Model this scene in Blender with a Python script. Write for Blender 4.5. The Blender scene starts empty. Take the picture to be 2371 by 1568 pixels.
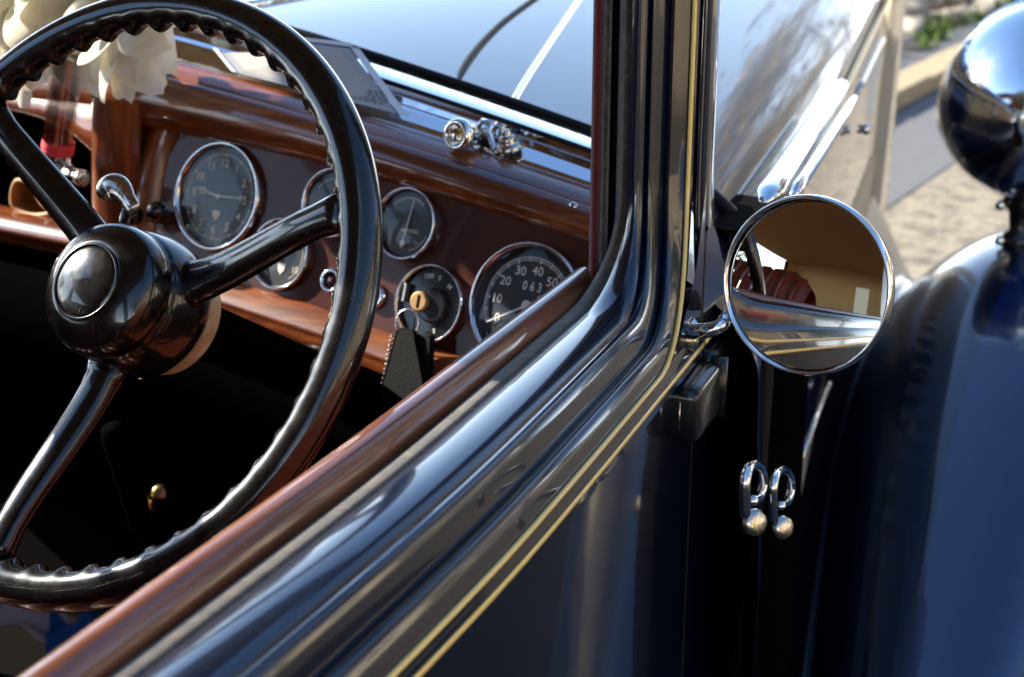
import bpy, math, random
import numpy as np
from math import sin, cos, radians, degrees, pi, sqrt, hypot, atan2
from mathutils import Matrix, Vector

random.seed(7)
rng = np.random.default_rng(7)
scene = bpy.context.scene

# ------------------------------------------------------------------ camera
EYE = np.array([0.0, 0.0, 1.5])
YAW, PITCH = radians(22.218), radians(19.2755)
camd = bpy.data.cameras.new('camera')
camd.sensor_width = 36.0
camd.lens = 3500.0 / 2371.0 * 36.0
camd.clip_start = 0.02
camd.clip_end = 900.0
camd.dof.use_dof = True
camd.dof.focus_distance = 1.03
camd.dof.aperture_fstop = 9.5
cam = bpy.data.objects.new('camera', camd)
scene.collection.objects.link(cam)
cam.location = EYE
cam.rotation_euler = (pi / 2 - PITCH, 0.0, YAW)
scene.camera = cam

# ------------------------------------------------------------------ sky and sun
SUN = np.array([-0.890, 0.0, 0.455])           # direction towards the sun
SUN = SUN / np.linalg.norm(SUN)
world = bpy.data.worlds.new('World')
scene.world = world
world.use_nodes = True
wn, wl = world.node_tree.nodes, world.node_tree.links
wn.clear()
sky = wn.new('ShaderNodeTexSky')
sky.sky_type = 'NISHITA'
sky.sun_disc = False
sky.sun_elevation = math.asin(SUN[2])
sky.sun_rotation = atan2(SUN[0], SUN[1])
sky.air_density = 1.15
sky.ozone_density = 5.0
sky.dust_density = 0.4
bg = wn.new('ShaderNodeBackground')
bg.inputs['Strength'].default_value = 0.105
wo = wn.new('ShaderNodeOutputWorld')
tc = wn.new('ShaderNodeTexCoord')
sep = wn.new('ShaderNodeSeparateXYZ')
wl.new(tc.outputs['Generated'], sep.inputs[0])
def wmath(op, a, b=None):
    q = wn.new('ShaderNodeMath')
    q.operation = op
    for i, x in enumerate((a, b)):
        if x is None:
            continue
        if isinstance(x, (int, float)):
            q.inputs[i].default_value = x
        else:
            wl.new(x, q.inputs[i])
    return q.outputs[0]
den = wmath('ADD', wmath('MAXIMUM', sep.outputs[2], 0.0), 0.22)
cmb = wn.new('ShaderNodeCombineXYZ')
wl.new(wmath('DIVIDE', sep.outputs[0], den), cmb.inputs[0])
wl.new(wmath('DIVIDE', sep.outputs[1], den), cmb.inputs[1])
cn = wn.new('ShaderNodeTexNoise')
cn.inputs['Scale'].default_value = 0.85
cn.inputs['Detail'].default_value = 7.0
cn.inputs['Roughness'].default_value = 0.58
wl.new(cmb.outputs[0], cn.inputs['Vector'])
cr = wn.new('ShaderNodeValToRGB')
cr.color_ramp.elements[0].position = 0.60
cr.color_ramp.elements[0].color = (0, 0, 0, 1)
cr.color_ramp.elements[1].position = 0.76
cr.color_ramp.elements[1].color = (0.85, 0.85, 0.85, 1)
wl.new(cn.outputs['Fac'], cr.inputs['Fac'])
cm = wn.new('ShaderNodeMix')
cm.data_type = 'RGBA'
hz = wmath('MULTIPLY', wmath('POWER', wmath('SUBTRACT', 1.0, wmath('MAXIMUM', sep.outputs[2], 0.0)), 6.0), 0.9)
wl.new(cr.outputs['Color'], cm.inputs[0])
wl.new(sky.outputs['Color'], cm.inputs[6])
cm.inputs[7].default_value = (8.5, 8.5, 8.6, 1)
ch = wn.new('ShaderNodeMix')
ch.data_type = 'RGBA'
wl.new(hz, ch.inputs[0])
wl.new(cm.outputs[2], ch.inputs[6])
ch.inputs[7].default_value = (17.0, 18.2, 19.8, 1)
wl.new(ch.outputs[2], bg.inputs['Color'])
wl.new(bg.outputs['Background'], wo.inputs['Surface'])

sund = bpy.data.lights.new('sun', 'SUN')
sund.energy = 5.0
sund.angle = radians(0.53)
sund.color = (1.0, 0.93, 0.82)
suno = bpy.data.objects.new('sun', sund)
scene.collection.objects.link(suno)
suno.location = (-8, 0, 12)
suno.rotation_euler = Vector(SUN).to_track_quat('Z', 'Y').to_euler()

scene.view_settings.view_transform = 'Standard'
scene.view_settings.look = 'None'
scene.view_settings.exposure = 1.7
scene.view_settings.gamma = 1.0
scene.view_settings.use_curve_mapping = False
scene.render.engine = 'CYCLES'
scene.cycles.max_bounces = 10
scene.cycles.transparent_max_bounces = 12
scene.cycles.use_denoising = True
scene.cycles.sample_clamp_indirect = 6.0

# ------------------------------------------------------------------ measuring helpers
# points were measured on the photograph (2371 x 1568 frame) and put at their real distance
FPX, CX, CY = 3500.0, 1185.5, 784.0
_M = np.stack([[cos(YAW), -sin(YAW) * sin(PITCH), -sin(YAW) * cos(PITCH)],
               [sin(YAW), cos(YAW) * sin(PITCH), cos(YAW) * cos(PITCH)],
               [0.0, cos(PITCH), -sin(PITCH)]])

def ray(x, y):
    return _M @ np.array([x - CX, CY - y, FPX])

def V3(*a):
    return np.array(a, float)

def at(x, y, axis, val):
    r = ray(x, y)
    return EYE + r * ((val - EYE[axis]) / r[axis])

def at_plane(x, y, p0, n):
    r = ray(x, y)
    return EYE + r * (np.dot(np.asarray(p0) - EYE, n) / np.dot(r, n))

# car frame: s to the car's right, t forwards, z up from the ground
CA = radians(9.0)
FWD = V3(sin(CA), cos(CA), 0)
RGT = V3(cos(CA), -sin(CA), 0)
CC = V3(-0.973, 1.276, 0)

def car(s, t, z):
    return CC + RGT * s + FWD * t + V3(0, 0, z)

def at_t(x, y, t):
    return at_plane(x, y, CC + FWD * t, FWD)

def to_car(p):
    d = np.asarray(p) - CC
    return float(d @ RGT), float(d @ FWD), float(d[2])

# ------------------------------------------------------------------ object helpers
WLOC = {}

def tag(o, label=None, cat=None, group=None, kind=None):
    if label: o['label'] = label
    if cat: o['category'] = cat
    if group: o['group'] = group
    if kind: o['kind'] = kind
    return o

def empty(name, loc):
    o = bpy.data.objects.new(name, None)
    o.empty_display_size = 0.1
    scene.collection.objects.link(o)
    o.location = loc
    WLOC[o.name] = V3(*loc)
    return o

def set_parent(o, parent):
    o.parent = parent
    o.matrix_parent_inverse = Matrix.Translation(-Vector(WLOC[parent.name]))

def mesh(name, verts, faces, m, parent=None, smooth=True, flat_faces=None, sharp=None):
    v = np.array(verts, float).reshape(-1, 3)
    c = (v.min(0) + v.max(0)) / 2
    me = bpy.data.meshes.new(name)
    me.from_pydata((v - c).tolist(), [], [tuple(int(i) for i in f) for f in faces])
    if smooth:
        me.polygons.foreach_set('use_smooth', [True] * len(me.polygons))
        if sharp is not None:
            me.set_sharp_from_angle(angle=radians(sharp))
    me.materials.append(m)
    me.update()
    o = bpy.data.objects.new(name, me)
    scene.collection.objects.link(o)
    o.location = c
    WLOC[o.name] = c
    if parent is not None:
        set_parent(o, parent)
    return o

class MB:
    """collects shapes that belong to one piece"""
    def __init__(self):
        self.v, self.f = [], []
    def add(self, v, f):
        n = len(self.v)
        self.v += [tuple(p) for p in v]
        self.f += [tuple(i + n for i in q) for q in f]
        return self
    def build(self, name, m, parent=None, smooth=True, sharp=None):
        return mesh(name, self.v, self.f, m, parent, smooth, sharp=sharp)

def norm(a):
    a = np.asarray(a, float)
    return a / np.linalg.norm(a)

def spl(pts, n=8, closed=False):
    """Catmull-Rom through points, n steps per span"""
    P = [np.asarray(p, float) for p in pts]
    out = []
    m = len(P)
    rngk = range(m if closed else m - 1)
    for i in rngk:
        p1, p2 = P[i], P[(i + 1) % m]
        p0 = P[i - 1] if (i > 0 or closed) else 2 * p1 - p2
        p3 = P[(i + 2) % m] if (i + 2 < m or closed) else 2 * p2 - p1
        for k in range(n):
            t = k / n
            out.append(0.5 * (2 * p1 + (p2 - p0) * t + (2 * p0 - 5 * p1 + 4 * p2 - p3) * t * t
                              + (3 * p1 - p0 - 3 * p2 + p3) * t ** 3))
    if not closed:
        out.append(P[-1])
    return out

def grid(rows, cu=False, cv=False):
    nr, nc = len(rows), len(rows[0])
    v = [p for r in rows for p in r]
    f = []
    for i in range(nr if cu else nr - 1):
        for j in range(nc if cv else nc - 1):
            a = i * nc + j
            b = i * nc + (j + 1) % nc
            c = ((i + 1) % nr) * nc + (j + 1) % nc
            d = ((i + 1) % nr) * nc + j
            f.append((a, b, c, d))
    return v, f

def tube(path, r, n=12, caps=True, up=None, flat=1.0, closed=False):
    P = [np.asarray(p, float) for p in path]
    m = len(P)
    rad = r if hasattr(r, '__len__') else [r] * m
    rows = []
    prev = None
    for i in range(m):
        if closed:
            d = P[(i + 1) % m] - P[i - 1]
        else:
            d = P[min(i + 1, m - 1)] - P[max(i - 1, 0)]
        d = norm(d)
        if up is not None:
            a = np.cross(d, up)
            a = norm(a) if np.linalg.norm(a) > 1e-6 else norm(np.cross(d, V3(.3, .5, .8)))
        elif prev is None:
            a = norm(np.cross(d, V3(0.31, 0.52, 0.79)))
        else:
            a = norm(prev - d * np.dot(prev, d))
        prev = a
        b = np.cross(a, d)
        rows.append([P[i] + rad[i] * (cos(2 * pi * k / n) * a + flat * sin(2 * pi * k / n) * b) for k in range(n)])
    v, f = grid(rows, cu=closed, cv=True)
    if caps and not closed:
        f.append(tuple(range(n))[::-1])
        f.append(tuple((m - 1) * n + k for k in range(n)))
    return v, f

def lathe(prof, o, axis, n=40, xref=None, closed=False):
    axis = norm(axis)
    x = norm(np.cross(axis, xref if xref is not None else V3(.21, .33, .92)))
    y = np.cross(axis, x)
    rows = [[np.asarray(o) + axis * h + r * (cos(2 * pi * k / n) * x + sin(2 * pi * k / n) * y) for k in range(n)]
            for r, h in prof]
    v, f = grid(rows, cu=closed, cv=True)
    return v, f

def boxv(c, ax, ay, az, hx, hy, hz, bev=0.0):
    """a box; with bev a chamfered one"""
    c = np.asarray(c, float)
    ax, ay, az = norm(ax), norm(ay), norm(az)
    if bev <= 0:
        v = [c + ax * sx * hx + ay * sy * hy + az * sz * hz for sx in (-1, 1) for sy in (-1, 1) for sz in (-1, 1)]
        f = [(0, 1, 3, 2), (4, 6, 7, 5), (0, 4, 5, 1), (2, 3, 7, 6), (0, 2, 6, 4), (1, 5, 7, 3)]
        return v, f
    def ring(z, g):
        X, Y = hx - g, hy - g
        b = bev
        pts = [(-X + b, -Y), (X - b, -Y), (X, -Y + b), (X, Y - b), (X - b, Y), (-X + b, Y), (-X, Y - b), (-X, -Y + b)]
        return [c + ax * p[0] + ay * p[1] + az * z for p in pts]
    rows = [ring(-hz, bev), ring(-hz + bev, 0), ring(hz - bev, 0), ring(hz, bev)]
    v, f = grid(rows, cv=True)
    f.append(tuple(range(8))[::-1])
    f.append(tuple(24 + k for k in range(8)))
    return v, f

def prism(poly, o, ex, ey, ez, h):
    """polygon (2d list) in ex,ey at o, extruded along ez by h"""
    o = np.asarray(o, float)
    n = len(poly)
    v = [o + ex * p[0] + ey * p[1] for p in poly] + [o + ex * p[0] + ey * p[1] + ez * h for p in poly]
    f = [tuple(range(n))[::-1], tuple(range(n, 2 * n))]
    f += [(i, (i + 1) % n, n + (i + 1) % n, n + i) for i in range(n)]
    return v, f

def disc(o, ax, ay, r, n=40):
    v = [np.asarray(o)] + [o + r * (cos(2 * pi * k / n) * ax + sin(2 * pi * k / n) * ay) for k in range(n)]
    f = [(0, 1 + k, 1 + (k + 1) % n) for k in range(n)]
    return v, f

def text_geo(s, size, o, ex, ey, ez=None, rot=0.0, bold=0.0, squash=1.0, extr=0.0):
    cu = bpy.data.curves.new('lettering', 'FONT')
    cu.body = s
    cu.size = size
    cu.align_x = 'CENTER'
    cu.align_y = 'CENTER'
    cu.offset = bold
    cu.resolution_u = 3
    cu.extrude = extr
    ob = bpy.data.objects.new('lettering', cu)
    scene.collection.objects.link(ob)
    dg = bpy.context.evaluated_depsgraph_get()
    me = bpy.data.meshes.new_from_object(ob.evaluated_get(dg))
    c, sn = cos(rot), sin(rot)
    if ez is None:
        ez = np.cross(ex, ey)
    v = []
    for p in me.vertices:
        x, y = p.co.x * squash, p.co.y
        x, y = x * c - y * sn, x * sn + y * c
        v.append(np.asarray(o) + ex * x + ey * y + ez * p.co.z)
    f = [tuple(q.vertices) for q in me.polygons]
    bpy.data.objects.remove(ob)
    bpy.data.curves.remove(cu)
    bpy.data.meshes.remove(me)
    return v, f

# ------------------------------------------------------------------ materials
MATS = {}

def mat(name, color, rough=0.5, metal=0.0, coat=0.0, coat_rough=0.02, spec=0.5, ior=1.5, sheen=0.0, trans=0.0):
    m = bpy.data.materials.new(name)
    m.use_nodes = True
    b = m.node_tree.nodes['Principled BSDF']
    b.inputs['Base Color'].default_value = (*color, 1)
    b.inputs['Roughness'].default_value = rough
    b.inputs['Metallic'].default_value = metal
    b.inputs['Coat Weight'].default_value = coat
    b.inputs['Coat Roughness'].default_value = coat_rough
    b.inputs['Specular IOR Level'].default_value = spec
    b.inputs['IOR'].default_value = ior
    b.inputs['Sheen Weight'].default_value = sheen
    b.inputs['Transmission Weight'].default_value = trans
    MATS[name] = m
    return m

def nd(m, kind, **kw):
    n = m.node_tree.nodes.new(kind)
    for k, v in kw.items():
        setattr(n, k, v)
    return n

def lk(m, a, b):
    m.node_tree.links.new(a, b)

def coords(m, scale=(1, 1, 1), rot=(0, 0, 0)):
    g = nd(m, 'ShaderNodeNewGeometry')
    mp = nd(m, 'ShaderNodeMapping')
    mp.inputs['Scale'].default_value = scale
    mp.inputs['Rotation'].default_value = rot
    lk(m, g.outputs['Position'], mp.inputs['Vector'])
    return mp.outputs['Vector']

def noise(m, vec, scale, detail=4.0, rough=0.55, dist=0.0):
    n = nd(m, 'ShaderNodeTexNoise')
    n.inputs['Scale'].default_value = scale
    n.inputs['Detail'].default_value = detail
    n.inputs['Roughness'].default_value = rough
    n.inputs['Distortion'].default_value = dist
    lk(m, vec, n.inputs['Vector'])
    return n.outputs['Fac']

def ramp(m, fac, stops):
    r = nd(m, 'ShaderNodeValToRGB')
    e = r.color_ramp.elements
    e[0].position, e[0].color = stops[0][0], (*stops[0][1], 1)
    e[1].position, e[1].color = stops[-1][0], (*stops[-1][1], 1)
    for p, c in stops[1:-1]:
        x = e.new(p)
        x.color = (*c, 1)
    lk(m, fac, r.inputs['Fac'])
    return r.outputs['Color']

def bump(m, fac, strength, dist):
    b = nd(m, 'ShaderNodeBump')
    b.inputs['Strength'].default_value = strength
    b.inputs['Distance'].default_value = dist
    lk(m, fac, b.inputs['Height'])
    lk(m, b.outputs['Normal'], m.node_tree.nodes['Principled BSDF'].inputs['Normal'])

def pin(m, name, out):
    lk(m, out, m.node_tree.nodes['Principled BSDF'].inputs[name])

def g3(v):
    return (v, v, v)

def dusty(m, base, amount=0.5, scale=900.0):
    """specks of dust that sit on a polished surface: pale matt points, the same from every side"""
    vec = coords(m)
    f = noise(m, vec, scale, 2.0, 0.6)
    d = ramp(m, f, [(0.70, base), (0.76, tuple(b + (0.25 - b) * amount for b in base))])
    pin(m, 'Base Color', d)
    r = ramp(m, noise(m, coords(m), 26.0, 5.0, 0.6), [(0.35, g3(0.02)), (0.8, g3(0.09))])
    pin(m, 'Coat Roughness', r)

# coach paint: almost black navy under clear lacquer
PAINT = mat('coach_paint', (0.0020, 0.0048, 0.0170), 0.22, coat=1.0, coat_rough=0.02)
dusty(PAINT, (0.0020, 0.0048, 0.0170), 0.35, 700)
NAVY = mat('navy_wing_paint', (0.0015, 0.013, 0.068), 0.2, coat=1.0, coat_rough=0.03)
dusty(NAVY, (0.0015, 0.013, 0.068), 0.3, 500)
CHROME = mat('chrome_plate', (0.80, 0.81, 0.82), 0.06, metal=1.0)
pin(CHROME, 'Roughness', ramp(CHROME, noise(CHROME, coords(CHROME), 60, 5, 0.6), [(0.4, g3(0.04)), (0.75, g3(0.16))]))
NICKEL = mat('worn_nickel', (0.62, 0.58, 0.50), 0.22, metal=1.0)
pin(NICKEL, 'Roughness', ramp(NICKEL, noise(NICKEL, coords(NICKEL), 300, 4, 0.6), [(0.35, g3(0.12)), (0.7, g3(0.4))]))
BRASS = mat('aged_brass', (0.55, 0.36, 0.13), 0.3, metal=1.0)
MIRROR = mat('silvered_mirror', (0.90, 0.90, 0.89), 0.012, metal=1.0)

def wood(name, dark, mid, lite, along, rough=0.35, coat=1.0):
    m = mat(name, mid, rough, coat=coat, coat_rough=0.06)
    sc = {'x': (3, 60, 60), 'y': (60, 3, 60), 'z': (60, 60, 3)}[along]
    v = coords(m, sc, (0, 0, CA))
    f1 = noise(m, v, 1.0, 6, 0.65, 0.6)
    f2 = noise(m, coords(m, tuple(3.5 * q for q in sc)), 1.0, 3, 0.6)
    mx = nd(m, 'ShaderNodeMath', operation='MULTIPLY_ADD')
    mx.inputs[1].default_value = 0.35
    lk(m, f2, mx.inputs[0])
    mm = nd(m, 'ShaderNodeMath', operation='MULTIPLY')
    mm.inputs[1].default_value = 0.75
    lk(m, f1, mm.inputs[0])
    lk(m, mm.outputs[0], mx.inputs[2])
    pin(m, 'Base Color', ramp(m, mx.outputs[0], [(0.36, dark), (0.52, mid), (0.68, lite)]))
    pin(m, 'Coat Roughness', ramp(m, noise(m, coords(m), 45, 5), [(0.4, g3(0.02)), (0.8, g3(0.07))]))
    bump(m, mx.outputs[0], 0.06, 0.002)
    return m

WOOD = wood('walnut_cross_grain', (0.040, 0.008, 0.002), (0.125, 0.026, 0.004), (0.25, 0.066, 0.010), 'x')
WOODY = wood('walnut_long_grain', (0.055, 0.013, 0.005), (0.15, 0.043, 0.015), (0.26, 0.095, 0.038), 'y', 0.4)
WOODZ = wood('walnut_upright_grain', (0.06, 0.012, 0.003), (0.16, 0.036, 0.006), (0.28, 0.078, 0.012), 'z')
PANEL = mat('maroon_hide_panel', (0.040, 0.011, 0.007), 0.42, coat=0.30, coat_rough=0.05, spec=0.10)
_f = noise(PANEL, coords(PANEL), 420, 4, 0.6)
bump(PANEL, _f, 0.05, 0.0006)
pin(PANEL, 'Base Color', ramp(PANEL, noise(PANEL, coords(PANEL), 14, 5), [(0.3, (0.040, 0.009, 0.005)), (0.7, (0.075, 0.018, 0.009))]))
EBONITE = mat('black_ebonite', (0.004, 0.004, 0.004), 0.3, coat=1.0, coat_rough=0.05, spec=0.30)
dusty(EBONITE, (0.004, 0.004, 0.004), 0.55, 800)
pin(EBONITE, 'Coat Roughness', ramp(EBONITE, noise(EBONITE, coords(EBONITE), 40, 5), [(0.35, g3(0.03)), (0.75, g3(0.08))]))
pin(EBONITE, 'Roughness', ramp(EBONITE, noise(EBONITE, coords(EBONITE), 90, 5), [(0.35, g3(0.22)), (0.75, g3(0.34))]))
BLACK = mat('black_enamel', (0.004, 0.004, 0.005), 0.35, coat=0.7, coat_rough=.06, spec=.2)
RUBBER = mat('black_rubber', (0.007, 0.007, 0.007), 0.6, spec=0.25)
FELT = mat('brown_felt', (0.115, 0.085, 0.050), 0.95, spec=0.1, sheen=0.6)
_f = noise(FELT, coords(FELT), 110, 9, 0.86)
pin(FELT, 'Base Color', ramp(FELT, _f, [(0.40, (0.010, 0.007, 0.004)), (0.50, (0.050, 0.034, 0.016)), (0.62, (0.150, 0.104, 0.046))]))
bump(FELT, _f, 0.9, 0.002)
REDCLOTH = mat('dark_red_moquette', (0.10, 0.010, 0.008), 0.9, spec=0.1, sheen=0.4)
_f = noise(REDCLOTH, coords(REDCLOTH), 1500, 3, 0.7)
bump(REDCLOTH, _f, 0.6, 0.001)
GOLD = mat('cream_gold_line', (0.98, 0.68, 0.20), 0.35, coat=0.5)
DIAL = mat('black_dial', (0.006, 0.0065, 0.009), 0.45)
NUM = mat('cream_numerals', (0.78, 0.75, 0.68), 0.6)
NUMB = mat('faded_numerals', (0.68, 0.60, 0.44), 0.6)
REDN = mat('red_numerals', (0.35, 0.02, 0.015), 0.6)
HAND = mat('pale_hands', (0.75, 0.70, 0.62), 0.45)
CREAM = mat('aged_cream_celluloid', (0.52, 0.38, 0.20), 0.4, coat=0.3)
pin(CREAM, 'Base Color', ramp(CREAM, noise(CREAM, coords(CREAM), 60, 5), [(0.35, (0.36, 0.24, 0.11)), (0.6, (0.58, 0.44, 0.25))]))
HIDE = mat('oxblood_hide', (0.11, 0.022, 0.009), 0.40, coat=0.12, coat_rough=0.2, spec=0.3)
bump(HIDE, noise(HIDE, coords(HIDE), 260, 4), 0.12, 0.001)
BEIGE = mat('beige_headlining', (0.52, 0.37, 0.18), 0.95, spec=0.1)
bump(BEIGE, noise(BEIGE, coords(BEIGE), 700, 2), 0.4, 0.001)
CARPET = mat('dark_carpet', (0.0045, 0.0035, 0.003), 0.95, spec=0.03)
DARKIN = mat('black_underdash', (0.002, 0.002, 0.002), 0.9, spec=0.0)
TANHIDE = mat('tan_hide', (0.42, 0.20, 0.06), 0.6)
LTHRBLK = mat('black_leather_fob', (0.003, 0.0028, 0.0025), 0.6, spec=.12)
bump(LTHRBLK, noise(LTHRBLK, coords(LTHRBLK), 500, 3), 0.3, 0.001)
PAPER = mat('grey_printed_card', (0.50, 0.45, 0.39), 0.75)
SLEDGE = mat('milky_sleeve_edge', (0.62, 0.68, 0.74), 0.25, coat=0.5)
INK = mat('black_ink', (0.015, 0.014, 0.014), 0.7)
REDTAPE = mat('red_fabric_tape', (0.62, 0.035, 0.045), 0.75)
bump(REDTAPE, noise(REDTAPE, coords(REDTAPE, (40, 40, 300)), 1, 4), 0.5, 0.002)
BLUECLOTH = mat('blue_cloth', (0.012, 0.10, 0.30), 0.85)
TEALCLOTH = mat('teal_cloth', (0.006, 0.11, 0.085), 0.85)
WHITECLOTH = mat('off_white_cloth', (0.55, 0.50, 0.47), 0.85)
TYRE = mat('tyre_rubber', (0.018, 0.018, 0.018), 0.8)

def glassy(name, ior=1.45, tint=(1, 1, 1), rough=0.0):
    m = bpy.data.materials.new(name)
    m.use_nodes = True
    nt = m.node_tree
    nt.nodes.clear()
    o = nt.nodes.new('ShaderNodeOutputMaterial')
    mix = nt.nodes.new('ShaderNodeMixShader')
    geo = nt.nodes.new('ShaderNodeNewGeometry')
    dot = nt.nodes.new('ShaderNodeVectorMath')
    dot.operation = 'DOT_PRODUCT'
    nt.links.new(geo.outputs['Normal'], dot.inputs[0])
    nt.links.new(geo.outputs['Incoming'], dot.inputs[1])
    f0 = ((ior - 1) / (ior + 1)) ** 2
    last = dot.outputs['Value']
    for op, val in (('ABSOLUTE', 0), ('SUBTRACT', None), ('POWER', 5.0), ('MULTIPLY_ADD', 1 - f0)):
        q = nt.nodes.new('ShaderNodeMath')
        q.operation = op
        if op == 'SUBTRACT':
            q.inputs[0].default_value = 1.0
            nt.links.new(last, q.inputs[1])
        else:
            nt.links.new(last, q.inputs[0])
            q.inputs[1].default_value = val
            q.inputs[2].default_value = f0
        q.use_clamp = op != 'ABSOLUTE'
        last = q.outputs[0]
    tr = nt.nodes.new('ShaderNodeBsdfTransparent')
    tr.inputs['Color'].default_value = (*tint, 1)
    gl = nt.nodes.new('ShaderNodeBsdfGlossy')
    gl.inputs['Roughness'].default_value = rough
    nt.links.new(last, mix.inputs[0])
    nt.links.new(tr.outputs[0], mix.inputs[1])
    nt.links.new(gl.outputs[0], mix.inputs[2])
    nt.links.new(mix.outputs[0], o.inputs['Surface'])
    return m

PANE = glassy('window_glass', 1.30, (0.97, 0.98, 0.98))
COVER = glassy('dial_glass', 1.36, (0.97, 0.97, 0.97), 0.01)
SLEEVE = glassy('clear_plastic_sleeve', 1.45, (0.93, 0.95, 0.97), 0.08)
VASEGLASS = glassy('vase_glass', 3.0, (0.80, 0.80, 0.79), 0.05)

def petal_mat():
    m = bpy.data.materials.new('cream_petal')
    m.use_nodes = True
    nt = m.node_tree
    b = nt.nodes['Principled BSDF']
    b.inputs['Roughness'].default_value = 0.7
    b.inputs['Specular IOR Level'].default_value = 0.2
    col = ramp(m, noise(m, coords(m), 30, 3), [(0.3, (0.76, 0.69, 0.52)), (0.6, (0.86, 0.82, 0.70))])
    nt.links.new(col, b.inputs['Base Color'])
    tr = nt.nodes.new('ShaderNodeBsdfTranslucent')
    nt.links.new(col, tr.inputs['Color'])
    mx = nt.nodes.new('ShaderNodeMixShader')
    mx.inputs[0].default_value = 0.35
    out = nt.nodes['Material Output']
    nt.links.new(b.outputs[0], mx.inputs[1])
    nt.links.new(tr.outputs[0], mx.inputs[2])
    nt.links.new(mx.outputs[0], out.inputs['Surface'])
    return m
PETAL = petal_mat()

# ground, stone, plants
GRAVEL = mat('pale_gravel_asphalt', (0.2, 0.18, 0.15), 0.9, spec=0.3)
_v = coords(GRAVEL)
_f = noise(GRAVEL, _v, 38, 9, 0.85)
_g = noise(GRAVEL, _v, 9.0, 7, 0.8)
_mx = nd(GRAVEL, 'ShaderNodeMix', data_type='RGBA', blend_type='MULTIPLY')
_mx.inputs[0].default_value = 1.0
lk(GRAVEL, ramp(GRAVEL, _f, [(0.33, (0.13, 0.108, 0.080)), (0.50, (0.34, 0.295, 0.22)), (0.68, (0.60, 0.53, 0.41))]), _mx.inputs[6])
lk(GRAVEL, ramp(GRAVEL, _g, [(0.40, (0.40, 0.39, 0.40)), (0.54, (1.0, 0.98, 0.94))]), _mx.inputs[7])
pin(GRAVEL, 'Base Color', _mx.outputs[2])
bump(GRAVEL, _f, 0.8, 0.012)
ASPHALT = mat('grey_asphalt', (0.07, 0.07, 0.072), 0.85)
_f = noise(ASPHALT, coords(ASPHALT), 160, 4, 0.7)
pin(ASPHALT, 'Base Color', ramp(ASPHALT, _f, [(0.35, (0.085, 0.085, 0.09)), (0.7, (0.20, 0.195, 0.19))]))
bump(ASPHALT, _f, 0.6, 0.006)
DARKTAR = mat('dark_tarmac', (0.04, 0.04, 0.042), 0.9)
_f = noise(DARKTAR, coords(DARKTAR), 130, 4, 0.7)
_g = noise(DARKTAR, coords(DARKTAR), 0.9, 4, 0.6)
_mx = nd(DARKTAR, 'ShaderNodeMix', data_type='RGBA', blend_type='MULTIPLY')
_mx.inputs[0].default_value = 1.0
lk(DARKTAR, ramp(DARKTAR, _f, [(0.35, (0.020, 0.017, 0.013)), (0.7, (0.080, 0.068, 0.048))]), _mx.inputs[6])
lk(DARKTAR, ramp(DARKTAR, _g, [(0.35, (0.7, 0.7, 0.72)), (0.62, (1.3, 1.2, 1.0))]), _mx.inputs[7])
pin(DARKTAR, 'Base Color', _mx.outputs[2])
KERB = mat('sandstone_kerb', (0.36, 0.27, 0.15), 0.85)
_f = noise(KERB, coords(KERB), 40, 5)
pin(KERB, 'Base Color', ramp(KERB, _f, [(0.3, (0.26, 0.19, 0.10)), (0.7, (0.46, 0.37, 0.22))]))
bump(KERB, _f, 0.4, 0.01)
COBBLE = mat('weathered_cobble', (0.30, 0.27, 0.22), 0.85)
_f = noise(COBBLE, coords(COBBLE), 9, 6)
pin(COBBLE, 'Base Color', ramp(COBBLE, _f, [(0.3, (0.17, 0.14, 0.10)), (0.6, (0.36, 0.31, 0.25))]))
SOIL = mat('brown_soil', (0.10, 0.075, 0.045), 0.95)
MOSS = mat('green_moss', (0.075, 0.115, 0.02), 0.95)
LEAF = mat('leaf_green', (0.070, 0.115, 0.025), 0.6)
LEAFY = mat('yellow_green_leaf', (0.16, 0.17, 0.03), 0.6)
BARK = mat('grey_bark', (0.12, 0.09, 0.065), 0.9)
STONE = mat('honey_stone_wall', (0.34, 0.26, 0.16), 0.9)
_f = noise(STONE, coords(STONE), 3.0, 6, 0.65)
pin(STONE, 'Base Color', ramp(STONE, _f, [(0.3, (0.25, 0.18, 0.10)), (0.55, (0.36, 0.28, 0.17)), (0.75, (0.45, 0.37, 0.25))]))
RENDERW = mat('cream_render', (0.55, 0.47, 0.33), 0.9)
ROOF = mat('brown_roof_tile', (0.13, 0.07, 0.045), 0.85)
FRAMEW = mat('white_window_paint', (0.7, 0.7, 0.68), 0.5)
DARKGL = mat('dark_house_glass', (0.02, 0.022, 0.025), 0.05)
DOORG = mat('dark_green_door', (0.02, 0.05, 0.03), 0.4)
REDCLO = mat('red_awning_cloth', (0.55, 0.02, 0.02), 0.8)

# ================================================================== SETTING
def strip(name, s0, s1, t0, t1, z, m):
    v = [car(s0, t0, z), car(s1, t0, z), car(s1, t1, z), car(s0, t1, z)]
    return mesh(name, v, [(0, 1, 2, 3)], m, smooth=False)

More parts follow.
